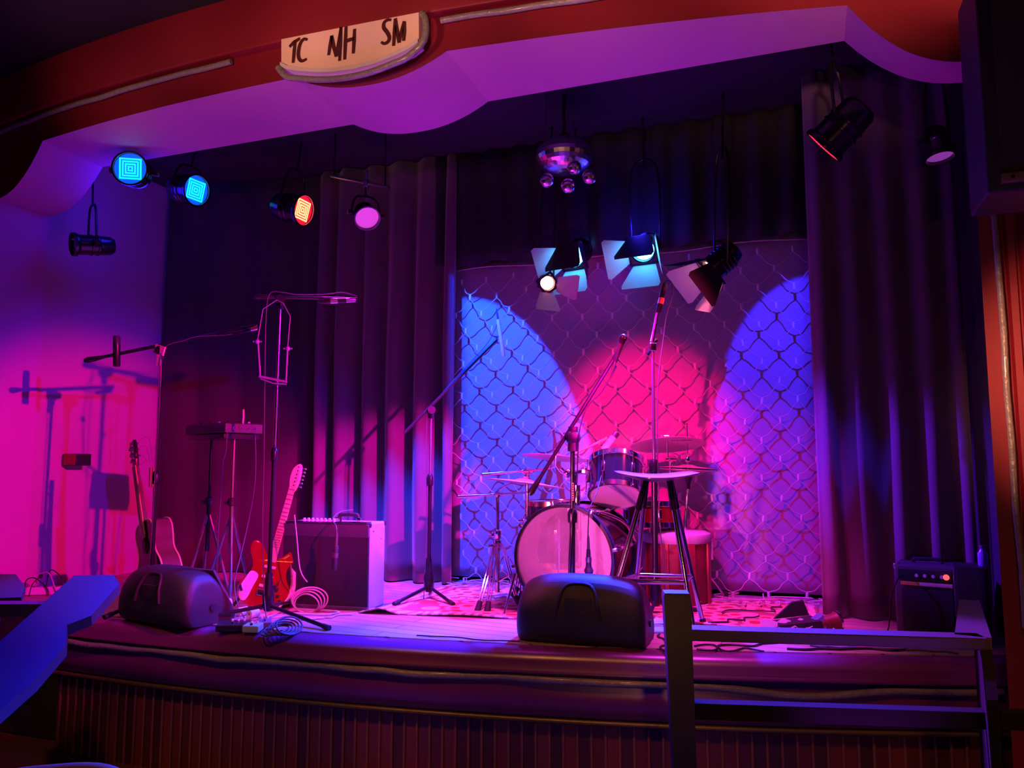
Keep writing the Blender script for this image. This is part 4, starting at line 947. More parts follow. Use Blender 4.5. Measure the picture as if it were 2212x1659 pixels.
for k in range(8):
    a = .2 + 2 * PI * k / 8; R = Matrix.Rotation(a, 4, 'Z')
    b = B(FK @ R); b.box((KR + .012, 0, .09), (.024, .026, .06), bevel=.006); b.box((KR + .012, 0, -.09), (.024, .026, .06), bevel=.006); lg = b.build('lug', chrome, kk)
    b = B(FK @ R); b.tube([(KR + .018, 0, -KD / 2 - .02), (KR + .018, 0, KD / 2 + .03)], .004, 6); b.box((KR + .02, 0, KD / 2 + .02), (.03, .022, .016), bevel=.004); b.build('tension_rod', chrome, lg)
for s in (-1, 1):
    p = FK @ V((s * KR * .93, -KR * .38, KD / 2 - .06)); e = V((p.x, p.y, SZ + .006)) + RT * .11 * s + kax * .13
    if s < 0: e = G(1088, 1330); p = PD(1113, 1240, dKk + .08)
    b = B(); b.tube([p, p.lerp(e, .25), e], [.010, .008, .006], 10); b.ball(e + V((0, 0, .005)), .010, 10, 8); b.build('spur', chrome, kk)
pl = [FK @ V((KR * .8 * math.cos(a) * 1.0, -KR * .72 + .05 * math.sin(a * 1.7), KD * .3 * math.sin(a))) for a in [2 * PI * i / 12 for i in range(12)]]
b = B(); b.ball(FK @ V((0, -KR * .82, .02)), .16, 18, 10, frame(V((0, 0, 1)), loc=(0, 0, 0)) @ Matrix.Rotation(.2, 4, 'Z'), sc=(1.15, .85, .36)); b.build('damping_blanket', mat('blanket', (.55, .36, .16), .95, var=.35, nscale=22, bump=.6, bscale=60), kk)
hp = PD(1240, 1098, dKk + .2); ht = PD(1241, 1022, dKk + .22)
b = B(); b.box(hp + V((0, 0, -.005)), (.07, .09, .025), bevel=.006); b.tube([hp, ht], .016, 14); b.tube([PD(1246, 1048, dKk + .21), PD(1246, 1092, dKk + .21)], .021, 14); b.build('tom_post', chrome, kk)
b = B()
c = PD(1226, 1022, dKk + .2); b.ball(c, .028, 14, 10); b.cone(c, c + RT * .05, .014, .014); b.tube([c + RT * .04, PD(1262, 1016, dKk + .25), PD(1277, 1020, dKk + .26)], .010); b.box(PD(1262, 1017, dKk + .24), (.035, .035, .04), bevel=.006); b.cone(c - RT * .01, c - RT * .04 + V((0, 0, .03)), .006, .012, 10)
b.build('tom_clamp', chrome, kk)
b = B(); b.tube([PD(1254, 1096, dKk - .02), PD(1260, 1112, dKk - .03), PD(1274, 1106, dKk + .02)], .009, 8, 3); b.tube([PD(1270, 1103, dKk), PD(1300, 1108, dKk + .05), PD(1338, 1123, dKk + .15), PD(1358, 1142, dKk + .2), PD(1372, 1172, dKk + .25)], .012, 10, 4); b.build('hoop_claw', chrome, kk)
# rack tom
tx = PD(1330, 1034, 4.66); tax = (V((0, 0, 1)) * .93 + FH * .50 + RT * .10).normalized()
tt = thing('rack_tom', 'black rack tom tilted so its pale lower head faces the room', 'drum', tx)
drum(tt, tx, tax, .158, .215, drum_black, lugs=6, a0=.15)
# floor tom behind the bass drum
fx = PD(1200, 1130, 4.98); ftt = thing('floor_tom', 'black floor tom with a brass-lit rim behind the left of the bass drum', 'drum', V((fx.x, fx.y, SZ)))
fz = PD(1200, 1082, 4.98).z; fc = V((fx.x, fx.y, fz - .2))
drum(ftt, fc, V((0, 0, 1)), .178, .38, drum_black, lugs=8, hoop=mat('brass_hoop', (.75, .55, .25), .2, 1.))
for k in range(3):
    a = .9 + 2 * PI * k / 3; q = fc + V((math.cos(a) * .205, math.sin(a) * .205, 0)); b = B(); b.tube([q + V((0, 0, .1)), V((q.x, q.y, SZ + .03)), V((q.x + math.cos(a) * .03, q.y + math.sin(a) * .03, SZ + .012))], .0075, 8); b.build('leg', chrome, ftt)
# snare on its stand
sx0 = PD(1408, 1112, 4.93); st = thing('snare_drum', 'dark red snare drum behind the legs of the bar stool', 'drum', sx0)
drum(st, sx0, (V((0, 0, 1)) + FH * .08).normalized(), .165, .135, drum_red, lugs=8, a0=.1)
sd = thing('snare_stand', 'chrome tripod stand under the dark red snare drum', 'drum stand', V((sx0.x, sx0.y, SZ)))
for k in range(3):
    a = .6 + 2 * PI * k / 3; b = B(); b.tube([V((sx0.x, sx0.y, sx0.z - .17)), V((sx0.x + .15 * math.cos(a), sx0.y + .15 * math.sin(a), sx0.z - .095)), V((sx0.x + .17 * math.cos(a), sx0.y + .17 * math.sin(a), sx0.z - .06))], .007, 8); b.build('basket_arm', chrome, sd)
    b = B(); b.tube([V((sx0.x, sx0.y, SZ + .28)), V((sx0.x + .24 * math.cos(a + .5), sx0.y + .24 * math.sin(a + .5), SZ + .014))], .008, 8); b.build('leg', chrome, sd)
b = B(); b.tube([V((sx0.x, sx0.y, SZ + .08)), V((sx0.x, sx0.y, sx0.z - .165))], .012, 10); b.ball(V((sx0.x, sx0.y, sx0.z - .19)), .022, 12, 8); b.build('tube', chrome, sd)
# bass drum pedal
pp = FK @ V((.0, -KR - .0, -KD / 2 - .12)); pp.z = SZ
pd = thing('drum_pedal', 'chrome foot pedal behind the bass drum', 'drum pedal', pp)
F = rz(.1, pp); b = B(F); b.box((0, .06, .015), (.09, .26, .012), bevel=.003); b.build('base_plate', steel, pd)
b = B(F); b.box((0, .06, .07), (.08, .24, .01), Matrix.Rotation(-.22, 3, 'X'), bevel=.003); b.build('footboard', chrome, pd)
b = B(F); b.tube([(-.05, -.06, .02), (-.05, -.06, .16), (.05, -.06, .16), (.05, -.06, .02)], .007, 8); b.tube([(0, -.06, .16), (0, -.02, .28)], .004, 8); b.ball((0, -.02, .29), .022, 12, 8); b.build('beater', chrome, pd)
# cymbals and stands
def cymbal(label, c, r, n, name='cymbal', m=cymbal_m, grp=None, parent=None, bell=.26):
    F = frame(n, FH, c)
    pr = [(.004, r * .105), (r * bell * .45, r * .098), (r * bell * .8, r * .07), (r * bell, r * .045), (r * .6, r * .016), (r, -.004), (r, -.0055), (r * .6, r * .014), (r * bell, r * .042), (r * bell * .8, r * .066), (.004, r * .10)]
    b = B(F); b.lathe(pr, n=64, cap=False)
    if parent: return b.build(name, m, parent, angle=60)
    t = thing(name, label, 'cymbal', c, grp); b.build('bronze_disc', m, t, angle=60)
    b = B(F); b.lathe([(.018, r * .105), (.020, r * .105 + .012), (.006, r * .105 + .014), (.006, r * .105 + .03), (.001, r * .105 + .031)], n=16); b.tube([(-.016, 0, r * .105 + .03), (.016, 0, r * .105 + .03)], .006, 8); b.build('wing_nut', chrome, t)
    return t
def cym_stand(label, base, top, rod=None, tip=None, feet=None, r=.24, m=chrome):
    t = thing('cymbal_stand', label, 'cymbal stand', base)
    mid = base.lerp(top, .62)
    b = B(); b.tube([base + V((0, 0, .06)), mid], .0155, 12); b.build('lower_tube', m, t)
    b = B(); b.tube([mid, top], .0115, 12); b.build('upper_tube', m, t)
    for f in (.62, .52):
        c = base.lerp(top, f); b = B(); b.lathe([(.016, -.03), (.024, -.02), (.024, .025), (.014, .035)], Matrix.Translation(c), 16); b.box(c - RT * .03, (.03, .014, .02), bevel=.004); b.cone(c - RT * .035, c - RT * .055, .006, .010, 8); b.build('collar', m, t)
    js = base + V((0, 0, .36)); lo = base + V((0, 0, .12))
    fs = feet or [base + V((math.cos(a) * r, math.sin(a) * r, .015)) for a in (.5, 2.6, 4.7)]
    b = B(); b.lathe([(.016, -.02), (.026, -.014), (.026, .016), (.016, .022)], Matrix.Translation(js), 14); b.build('leg_collar', m, t)
    for f in fs:
        d = (f - js); hd = V((d.x, d.y, 0)).normalized(); kn = js + hd * .045
        for o in (-.009, .009):
            w = V((-hd.y, hd.x, 0)) * o; 
            b = B() if o < 0 else b
            b.tube([js + hd * .02 + w, kn + w + V((0, 0, -.01)), f + V((0, 0, .03)) - hd * .03 + w], .0055, 6)
        b.tube([lo, kn.lerp(f, .5)], .005, 6); lg = b.build('leg', m, t)
        b = B(); b.cone(f + V((0, 0, .05)) - hd * .045, f, .016, .020, 12); b.build('rubber_foot', rubber, lg)
    b = B(); b.ball(top, .022, 14, 10); b.cone(top - RT * .035, top + RT * .035, .014, .014, 12); b.build('tilter', m, t)
    if rod:
        b = B(); b.tube([rod[0], rod[1]], .0065, 10); b.tube([rod[0], rod[0].lerp(rod[1], .3)], .011, 10); b.ball(rod[0], .0115, 10, 8); b.build('boom_rod', m, t)
    if tip:
        b = B(); b.tube(tip, .005, 8); b.build('cymbal_post', m, t)
    return t
up = V((0, 0, 1))
dC1 = 4.98; c1 = PD(1441, 960, dC1); cymbal('large cymbal tilted to show its printed underside, over the bar stool', c1, .236, up + FH * .20 - RT * .02)
bC1 = PD(1452, 1290, dC1); bC1.z = SZ
cym_stand('chrome stand under the large cymbal over the bar stool', bC1, PD(1449, 992, dC1), tip=[PD(1449, 992, dC1), PD(1443, 985, dC1), c1 + V((0, 0, .05))], r=.23)
cy1 = [o for o in bpy.data.objects if o.name.startswith('cymbal') and o.parent is None and 'printed' in o.get('label', '')][0]
b = B(frame(up + FH * .20 - RT * .02, FH, c1))
for k, w_ in enumerate((.010, .006, .012, .005, .012, .012, .010, .008)): b.box((.012 + k * .017, -.11 + .002 * (k % 3), .0035 - .0045), (w_, .014, .001), rz(.1 * k).to_3x3())
b.build('logo', letter_m, cy1, smooth=False)
dC2 = 4.90; c2 = PD(1201, 988, dC2); cymbal('thin cymbal behind the upper left of the rack tom', c2, .217, up + FH * .075 + RT * .105)
dC3 = 4.74; c3 = PD(1134, 1043, dC3); cymbal('lower left cymbal, tilted down right, nearest the blue side of the backdrop', c3, .25, up + FH * .05 + RT * .13)
bA3 = G(1074, 1300); dA3 = dep(bA3)
cym_stand('chrome boom stand at the far left of the drum kit on splayed double-braced legs', bA3, PD(1075, 1068, dA3), rod=(PD(991, 1073, dA3), PD(1134, 1064, dA3 - .05)), tip=[PD(1072, 1064, dA3), PD(1078, 1057, dA3 - .05), PD(1104, 1044, dA3 - .15), c3 + V((.0, 0, -.02)), c3 + V((0, 0, .05))], feet=[G(1031, 1322), G(1052, 1323), G(1125, 1308)])
bA4 = PD(1139, 1292, 4.95); bA4.z = SZ
cym_stand('slim chrome boom stand between the far left stand and the bass drum', bA4, PD(1139, 1018, 4.95), rod=(PD(1043, 1025, 4.95), PD(1186, 1013, 4.92)), tip=[PD(1186, 1013, 4.92), PD(1200, 1008, 4.9), c2 + V((0, 0, .05))], r=.14)
dHH = 4.98; bH = PD(1484, 1292, dHH); bH.z = SZ
hi = thing('hi_hat', 'pair of hi-hat cymbals on a chrome stand right of the bar stool seat', 'hi-hat', bH)
cH = PD(1486, 1014, dHH); nH = up + RT * .05 + FH * .02
cymbal('', cH + V((0, 0, .012)), .188, nH, 'top_cymbal', cymbal_m, parent=hi, bell=.32); cymbal('', cH - V((0, 0, .008)), .188, -(up + RT * .05), 'bottom_cymbal', cymbal_m, parent=hi, bell=.32)
b = B(); b.tube([cH - V((0, 0, .06)), PD(1484, 917, dHH)], .0035, 8); b.ball(PD(1484, 917, dHH), .007, 8, 6); b.build('pull_rod', chrome, hi)
b = B(); b.lathe([(.012, 0), (.02, .01), (.014, .03), (.02, .045), (.008, .06)], Matrix.Translation(cH + V((0, 0, .045))), 14); b.build('clutch', chrome, hi)
b = B(); b.lathe([(.028, 0), (.024, -.02), (.013, -.05), (.012, -.08)], Matrix.Translation(cH - V((0, 0, .045))), 16); b.build('seat_cup', black_plastic, hi)
b = B(); b.tube([cH - V((0, 0, .1)), V((bH.x, bH.y, SZ + .5))], .009, 10); b.tube([V((bH.x, bH.y, SZ + .5)), V((bH.x, bH.y, SZ + .05))], .013, 10); b.build('tube', chrome, hi)
for a in (.4, 2.5, 4.6):
    e = V((bH.x + .25 * math.cos(a), bH.y + min(.1, .25 * math.sin(a)), SZ + .014)); b = B(); b.tube([V((bH.x, bH.y, SZ + .33)), e], .0075, 8); lg = b.build('leg', chrome, hi); b = B(); b.cone(e + V((0, 0, .035)), e - V((0, 0, .012)), .014, .018, 10); b.build('rubber_foot', rubber, lg)
b = B(rz(.3, bH)); b.box((0, -.12, .05), (.085, .24, .012), Matrix.Rotation(.15, 3, 'X'), bevel=.003); b.build('pedal', chrome, hi)
# stick and clip microphone over the tom
s0, s1 = PD(1236, 983, 4.70), PD(1312, 946, 4.70)
b = B(); b.tube([s0, s0.lerp(s1, .5), s0.lerp(s1, .85), s1], [.0045, .0065, .008, .008], 10); b.ball(s0, .006, 10, 8); solo(b, 'drumstick', maple, 'drumstick resting on the rack tom rim under the white microphone', 'drumstick')
microphone('short pale microphone angled over the top of the rack tom', PD(1303, 972, 4.72), PD(1334, 934, 4.72), r=.0205, m=white_plastic, gm=steel, plug=True)
# drum seat
cT = PD(1462, 1297, 4.94); cT.z = SZ
th = thing('drum_stool', 'round red wooden barrel stool with a padded top, behind the snare drum', 'stool', cT)
hT = PD(1462, 1150, 4.94).z - SZ; RTt = .205
b = B(); b.lathe([(RTt * .92, 0), (RTt, .02), (RTt, hT - .05), (RTt * .96, hT - .045)], Matrix.Translation(cT), 40)
b.build('barrel', wood_red, th)
for k in range(8):
    a = YAW + .25 + 2 * PI * k / 8; b = B(rz(a, cT)); b.box((RTt + .004, 0, (hT - .05) / 2), (.014, .05, hT - .05), bevel=.004); b.build('stave', stave_wood if k % 2 else wood_red, th)
b = B(); b.lathe([(RTt * .9, hT - .06), (RTt * 1.05, hT - .055), (RTt * 1.09, hT - .025), (RTt * 1.06, hT - .002), (RTt * .9, hT + .012), (.001, hT + .016)], Matrix.Translation(cT), 40); b.build('cushion', cushion_m, th)
b = B(rz(YAW - .18, cT)); b.box((RTt + .012, -.0, hT - .11), (.02, .07, .11), bevel=.006); b.build('grey_patch', cushion_m, th)
# ================================================================== BAR STOOL
F1, F2, F3, F4 = G(1304, 1366), G(1499, 1371), G(1518, 1349), G(1368, 1342)
sc_ = (F1 + F2 + F3 + F4) / 4; zs = PD(1412, 1022, dep(sc_)).z
so = thing('bar_stool', 'tall bar stool with a curved saddle seat on splayed chrome legs at the centre', 'stool', V((sc_.x, sc_.y, SZ)))
ux = ((F2 - F1).normalized() * .6 + RT * .4).normalized(); uy = V((-ux.y, ux.x, 0))
Fs = Matrix((ux, uy, up)).transposed().to_4x4(); Fs.translation = V((sc_.x, sc_.y, 0))
b = B(Fs); rows_t, rows_b = [], []
for j in range(13):
    v = -1 + j / 6; rt, rb = [], []
    for i in range(25):
        u = -1 + i / 12; x = .212 * u; wy = .165 * (1 - .18 * u * u)
        y = wy * v; ed = max(abs(u) ** 6, abs(v) ** 6)
        zt_ = zs + .026 * u * u * (1 if True else 0) - .006 - .012 * ed + .004 * v
        zb_ = zs - .018 - .030 * (1 - u * u) * (1 - .6 * v * v) + .026 * u * u + .012 * ed * 0
        rt.append((x, y, zt_)); rb.append((x, y, min(zb_, zt_ - .004)))
    rows_t.append(rt); rows_b.append(rb)
b.grid(rows_t); b.grid(rows_b[::-1])
edge = lambda R: [R[0][i] for i in range(25)] + [R[j][24] for j in range(1, 13)] + [R[12][i] for i in range(23, -1, -1)] + [R[j][0] for j in range(11, 0, -1)]
et, eb = edge(rows_t), edge(rows_b); b.grid([et + [et[0]], eb + [eb[0]]])
bmesh.ops.remove_doubles(b.bm, verts=b.bm.verts, dist=1e-5); b.build('seat', mat('saddle_vinyl', (.20, .17, .23), .30, var=.12, coat=.3), so, angle=60)
tops = [Fs @ V((x, y, zs - .035)) for x, y in ((-.055, -.06), (.065, -.06), (.085, .06), (-.045, .06))]
for f, t_ in zip((F1, F2, F3, F4), tops):
    b = B(); b.tube([t_, t_.lerp(f, .12)], .0165, 12); b.tube([t_.lerp(f, .1), f + V((0, 0, .012))], .0135, 14); lg = b.build('leg', chrome, so)
    b = B(); b.tube([t_, t_.lerp(f, .2)], .0175, 12); b.build('leg_sleeve', black_metal, lg)
    b = B(); b.lathe([(.017, 0), (.017, .03), (.014, .034)], Matrix.Translation(V((f.x, f.y, SZ))), 14); b.build('rubber_foot', rubber, lg)
fr = .67
P4 = [t_.lerp(f, fr) for f, t_ in zip((F1, F2, F3, F4), tops)]
for p in P4: p.z = sum(q.z for q in P4) / 4
for i in range(4):
    b = B(); p, q = P4[i], P4[(i + 1) % 4]; b.tube([p, q], .013 if i == 0 else .010, 12); b.build('footrest', chrome, so)
# ================================================================== RAILINGS, SPEAKER, CHAIR, FLOOR THINGS
# right railing
R0, R1 = G(1476, 1360, 1.07), G(2138, 1380, 1.07)
rr = thing('stair_railing', 'dark wooden railing with violet-lit top rails at the right front of the stage', 'railing', V((R0.x, R0.y, 0)))
dx = (R1 - R0).normalized(); ny = V((-dx.y, dx.x, 0))
b = B(); b.hexa([R0 + V((0, 0, -.036)), R1 + V((0, 0, -.036)), R1 + ny * .085 + V((0, 0, -.036)), R0 + ny * .085 + V((0, 0, -.036))], [R0, R1, R1 + ny * .085, R0 + ny * .085]); bmesh.ops.bevel(b.bm, geom=b.bm.edges[:], offset=.004, segments=2, affect='EDGES'); b.build('top_rail', rail_paint, rr)
L0, L1 = PD(1488, 1519, dep(R0)), PD(2260, 1538, dep(R1) + .02); L1.z = L0.z
b = B(); b.hexa([L0 + V((0, 0, -.05)), L1 + V((0, 0, -.05)), L1 + ny * .05 + V((0, 0, -.05)), L0 + ny * .05 + V((0, 0, -.05))], [L0, L1, L1 + ny * .05, L0 + ny * .05]); b.build('lower_rail', rail_shaded, rr)
ptop = PD(1460, 1278, dep(R0)); pb = V((ptop.x + .03, ptop.y - .01, 0)); pm_ = ptop.lerp(pb, .5)
Fp = rz(YAW - .1)
def sq(c, w, d): return [c + (Fp.to_3x3() @ V((sx * w / 2, sy * d / 2, 0))) for sx, sy in ((-1, -1), (1, -1), (1, 1), (-1, 1))]
b = B(); b.loft([sq(pb, .055, .07), sq(ptop + V((0, 0, -.012)), .085, .08), sq(ptop, .078, .074)]); b.build('post', mat('post_paint', (.012, .011, .04), .4, var=.15, nscale=6), rr, angle=30)
S = [G(2072, 1295, 1.07), G(2116, 1297, 1.07), G(2142, 1378, 1.07), G(2062, 1370, 1.07)]
b = B(); b.hexa([p - V((0, 0, .036)) for p in S], S); b.build('side_rail', rail_paint, rr, smooth=False)
s2, s1_ = G(2142, 1380, 1.07) - V((0, 0, .036)), G(2116, 1299, 1.07) - V((0, 0, .036))
s3 = s2 + (s2 - s1_).normalized() * .16; s3.z = .93
b = B(); b.hexa([V((p.x, p.y, .0)) for p in (s1_, s2, s3)], [s1_, s2, s3]); b.bm.free(); b = B()
w = dx * .03
def slab(pts, off): return [p for p in pts], [p + off for p in pts]
lo, hi = slab([V((s1_.x, s1_.y, 0)), V((s3.x, s3.y, 0)), s3, s2, s1_], -w); b.hexa(lo, hi); b.build('side_panel', rail_shaded, rr, smooth=False)
# left stair: broad sloping hand board, far board and dark rail
P1 = PD(200, 1243, 3.35); P2 = PD(0, 1460, 2.55)
nrm = (P2 - P1).cross(RT).normalized()
if nrm.z < 0: nrm = -nrm
def onpl(px, py):
    d = ray(px, py); return EYE + d * ((P1 - EYE).dot(nrm) / d.dot(nrm))
pg = [onpl(*p) for p in ((160, 1243), (246, 1242), (258, 1261), (197, 1330), (145, 1350), (142, 1394), (77, 1468), (0, 1535), (-170, 1690), (-330, 1690), (0, 1385))]
sl = thing('stair_handboard', 'broad blue-lit sloping board at the head of the left stairs', 'stair rail', V((P1.x, P1.y, 0)))
b = B(); b.hexa([p - nrm * .04 for p in pg], pg); bb = b.build('sloping_board', rail_paint, sl, smooth=False)
b = B(); q0_, q1_ = onpl(-120, 1540) - nrm * .041, onpl(-260, 1640) - nrm * .041
b.hexa([V((q0_.x - .05, q0_.y, 0)), V((q0_.x + .05, q0_.y, 0)), V((q1_.x + .05, q1_.y, 0)), V((q1_.x - .05, q1_.y, 0))], [q0_ - RT * .05, q0_ + RT * .05, q1_ + RT * .05, q1_ - RT * .05]); b.build('support_panel', rail_paint, sl, smooth=False)
P3 = PD(20, 1240, 3.95)
def onp2(px, py):
    d = ray(px, py); n2 = nrm; return EYE + d * ((P3 - EYE).dot(n2) / d.dot(n2))
pg = [onp2(*p) for p in ((-60, 1239), (34, 1240), (54, 1268), (46, 1290), (-60, 1294))]
s2t = thing('stair_handboard', 'chamfered violet board end at the far side of the left stairs', 'stair rail', V((pg[1].x, pg[1].y, 0)))
b = B(); b.hexa([p - nrm * .03 for p in pg], pg); b.build('board', rail_paint, s2t, smooth=False)
c_ = sum(pg, V((0, 0, 0))) / 5; b = B(); b.box((c_.x - .06, c_.y, (c_.z - .08) / 2), (.06, .06, c_.z - .08)); b.build('post', rail_paint, s2t)
La, Lb = PD(-130, 1303, 3.15), PD(205, 1305, 3.15); La.z = Lb.z
b = B(); ny2 = FH
b.hexa([La + V((0, 0, -.05)), Lb + V((0, 0, -.05)), Lb + ny2 * .075 + V((0, 0, -.05)), La + ny2 * .075 + V((0, 0, -.05))], [La, Lb, Lb + ny2 * .075, La + ny2 * .075]); lr = thing('stair_railing', 'dark rail with a mauve-lit top crossing behind the blue sloping board', 'railing', V((La.x, La.y, 0))); b.build('top_rail', rail_paint, lr)
b = B(); pbm = La.lerp(Lb, .12) + ny2 * .035; b.box((pbm.x, pbm.y, (pbm.z - .05) / 2), (.06, .06, pbm.z - .05)); b.build('post', rail_paint, lr)
# hanging loudspeaker
sx_0, sy_0, sz_0 = .712, 3.10, PD(2160, 414, 2.7).z
pa = thing('loudspeaker', 'black loudspeaker hung high in front of the right pillar', 'speaker', V((sx_0 + .2, sy_0 + .15, sz_0)))
b = B(); b.box((sx_0 + .21, sy_0 + .155, sz_0 + .42), (.42, .29, .86), bevel=.012); b.build('enclosure', mat('speaker_black', (.03, .03, .04), .5, var=.2, bump=.2, bscale=300), pa)
b = B(); b.box((sx_0 + .225, sy_0 + .004, sz_0 + .44), (.36, .012, .76), bevel=.004); b.build('grille', mat('speaker_grille', (.05, .042, .035), .7, var=.3, nscale=200, bump=.4, bscale=500), pa)
b = B(); b.box((sx_0 + .225, sy_0 + .0, sz_0 + .035), (.37, .02, .034), bevel=.004); bar = b.build('lower_bar', mat('bar_brown', (.22, .15, .09), .5), pa)
b = B(); b.lathe([(.006, 0), (.006, .004), (.001, .005)], frame(V((0, -1, 0)), loc=(sx_0 + .075, sy_0 - .01, sz_0 + .035)), 12); b.build('screw', black_metal, bar)
b = B(); b.box((sx_0 + .24, sy_0 + .19, sz_0 - .035), (.06, .14, .05), bevel=.01); b.tube([(sx_0 + .24, sy_0 + .2, sz_0 - .03), (sx_0 + .26, 3.62, sz_0 - .03)], .022, 12); b.build('wall_bracket', black_metal, pa)
# bentwood chair in the house, only its back rail shows
cc_ = PD(108, 1652, 1.72); ch = thing('bentwood_chair', 'tan bentwood chair whose curved back peeks in at the lower left corner', 'chair', V((cc_.x, cc_.y, 0)))
Fc = rz(YAW + .25, V((cc_.x, cc_.y, 0))); hz = cc_.z
b = B(Fc); b.tube([(-.20, .02, .45), (-.19, 0, hz - .14), (-.13, 0, hz - .035), (0, 0, hz - .016), (.13, 0, hz - .035), (.19, 0, hz - .14), (.20, .02, .45)], .016, 10, 6); b.build('back_frame', tan_wood, ch)
b = B(Fc); b.tube([(-.10, .02, .45), (-.09, 0, hz - .16), (0, 0, hz - .09), (.09, 0, hz - .16), (.10, .02, .45)], .010, 10, 5); b.build('back_loop', tan_wood, ch)
b = B(Fc); b.lathe([(.001, .44), (.2, .44), (.21, .455), (.2, .47), (.001, .465)], Matrix.Translation((0, -.20, 0)), 36); b.build('seat', wood_red, ch)
for x, y in ((-.16, -.34), (.16, -.34), (-.19, .01), (.19, .01)):
    b = B(Fc); b.tube([(x, y, .45), (x * 1.15, y + (.04 if y > -.1 else -.03), .0)], [.017, .013], 10); b.build('leg', tan_wood, ch)
# wall block and its orange side panel
w0 = PX(176, 993, -4.82); wb = thing('wall_box', 'small dark box fixed on the left side wall above the acoustic guitar shadow', 'box', w0)
b = B(); b.box((XL + .04, w0.y, w0.z), (.12, .13, .085), bevel=.004); b.build('case', black_paint, wb)
b = B(); b.box((XL + .04, w0.y - .067, w0.z), (.11, .006, .075)); b.build('orange_panel', mat('dull_orange', (.30, .08, .03), .5), wb)
# rug
rg = [G(772, 1327), G(960, 1341), G(1125, 1350), G(1560, 1362)]
b = B(); rows = []
a0_, a1_ = V((-2.36, 3.97, 0)), V((.12, 4.36, 0)); c0_, c1_ = V((-2.30, 5.16, 0)), V((.14, 5.2, 0))
for j in range(25):
    t = j / 24; r = []
    for i in range(61):
        u = i / 60; p = a0_.lerp(a1_, u).lerp(c0_.lerp(c1_, u), t)
        e = min(1, max(0, (1 - t * 6))); z = SZ + .006 + .004 * mnoise.noise(V((p.x * 3, p.y * 3, 1)))
        z += e * .028 * max(0, mnoise.noise(V((u * 6, 2.2, 0)))) + e * .035 * math.exp(-((u - .05) / .035) ** 2)
        r.append(V((p.x, p.y + .02 * mnoise.noise(V((u * 4, 8, t))), z)))
    rows.append(r)
b.grid(rows); rgo = solo(b, 'rug', rug_m, 'patterned oriental rug spread under the drum kit', 'rug', angle=180); rgo.modifiers.new('t', 'SOLIDIFY').thickness = .008
# cables on the deck
rnd = random.Random(12)
def floor_cable(a, e, label, m, r=.0045, wob_=.12, n=7, z=.006, seed=0):
    rr_ = random.Random(seed); a, e = V(a), V(e); d = (e - a); nn = V((-d.y, d.x, 0)).normalized()
    pts = [a.lerp(e, i / n) + nn * (rr_.uniform(-wob_, wob_) if 0 < i < n else 0) for i in range(n + 1)]
    for p in pts: p.z = SZ + z
    return cable(pts, label, m, r, k=7)
floor_cable(G(1505, 1406), G(1700, 1388), 'black cable crossing the deck just right of the dark post, under the rail', cable_b, .005, .05, seed=1)
floor_cable(G(1500, 1398), G(1650, 1410), 'black cable lying diagonally under the left end of the violet rail', cable_b, .0045, .05, seed=2)
floor_cable(G(1700, 1404), G(1960, 1405), 'dark thick cable along the front edge of the deck under the rail', cable_b, .006, .03, seed=3)
floor_cable(G(1750, 1396), G(1850, 1402), 'blue cable under the middle of the violet rail', cable_blue, .006, .02, seed=4)
floor_cable(G(1895, 1404), G(2070, 1414), 'grey-blue cable near the right end of the deck edge under the rail', cable_g, .005, .03, seed=5)
floor_cable(G(1560, 1330), G(1690, 1318), 'dark cable on the rug behind the right legs of the stool', cable_b, .004, .08, seed=6, z=.016)
floor_cable(G(1530, 1352), G(1640, 1338), 'black cable lying on the red part of the rug', cable_b, .0045, .05, seed=7, z=.018)
floor_cable(G(1590, 1312), G(1770, 1312), 'tangled pink-lit cable along the foot of the netting on the right', cable_w, .0045, .06, n=12, seed=8, z=.018)
floor_cable(G(990, 1294), G(1095, 1296), 'pink-lit cable curling along the foot of the netting on the left', cable_w, .0045, .06, n=10, seed=9, z=.018)
floor_cable(G(645, 1342), G(760, 1330), 'pale cable trailing flat on the deck in front of the large amplifier', cable_w, .0045, .04, seed=10)
floor_cable(G(600, 1346), G(700, 1338), 'pale cable beside the base of the chrome-topped stand', cable_w, .004, .05, seed=11)
floor_cable(G(900, 1375), G(1122, 1388), 'thin dark cable along the apron edge left of the centre monitor', cable_b, .0035, .02, seed=12)
floor_cable(G(1425, 1372), G(1440, 1412), 'dark cable between the centre monitor and the post', cable_b, .004, .03, seed=13)
# coil beside the amplifier
hub = G(662, 1322); ct = thing('cable_coil', 'pale coil of cable propped upright against the large amplifier', 'cable', hub)
b = B()
for k in range(6):
    R = .062 + .007 * k; c = hub + RT * (.004 * k) + V((0, 0, R * .80)) + FH * (.006 * k)
    F = frame(-FH + RT * .12 * (k - 2), up, c)
    if k > 3: continue
    b.tube([F @ V((R * 1.25 * math.cos(a), R * .85 * math.sin(a), .01 * math.sin(a * 2 + k))) for a in [2 * PI * i / 28 for i in range(28)]], .0048, 7, close=True)
b.build('loops', cable_w, ct, angle=180)
b = B(); b.tube([hub + V((0, 0, .17)), PD(648, 1230, dep(hub) - .02), PD(641, 1160, dep(hub) - .02), PD(636, 1112, dep(hub) - .02)], .0038, 8, 4); b.build('rising_end', cable_w, ct)
b = B(); b.tube([hub + RT * .1 + V((0, 0, .01)), hub + RT * .2 - FH * .05 + V((0, 0, .008)), hub + RT * .14 - FH * .12 + V((0, 0, .008)), hub - FH * .1 + V((0, 0, .008)), hub - RT * .12 - FH * .06 + V((0, 0, .008))], .0055, 7, 5); b.build('loose_end', cable_w, ct)
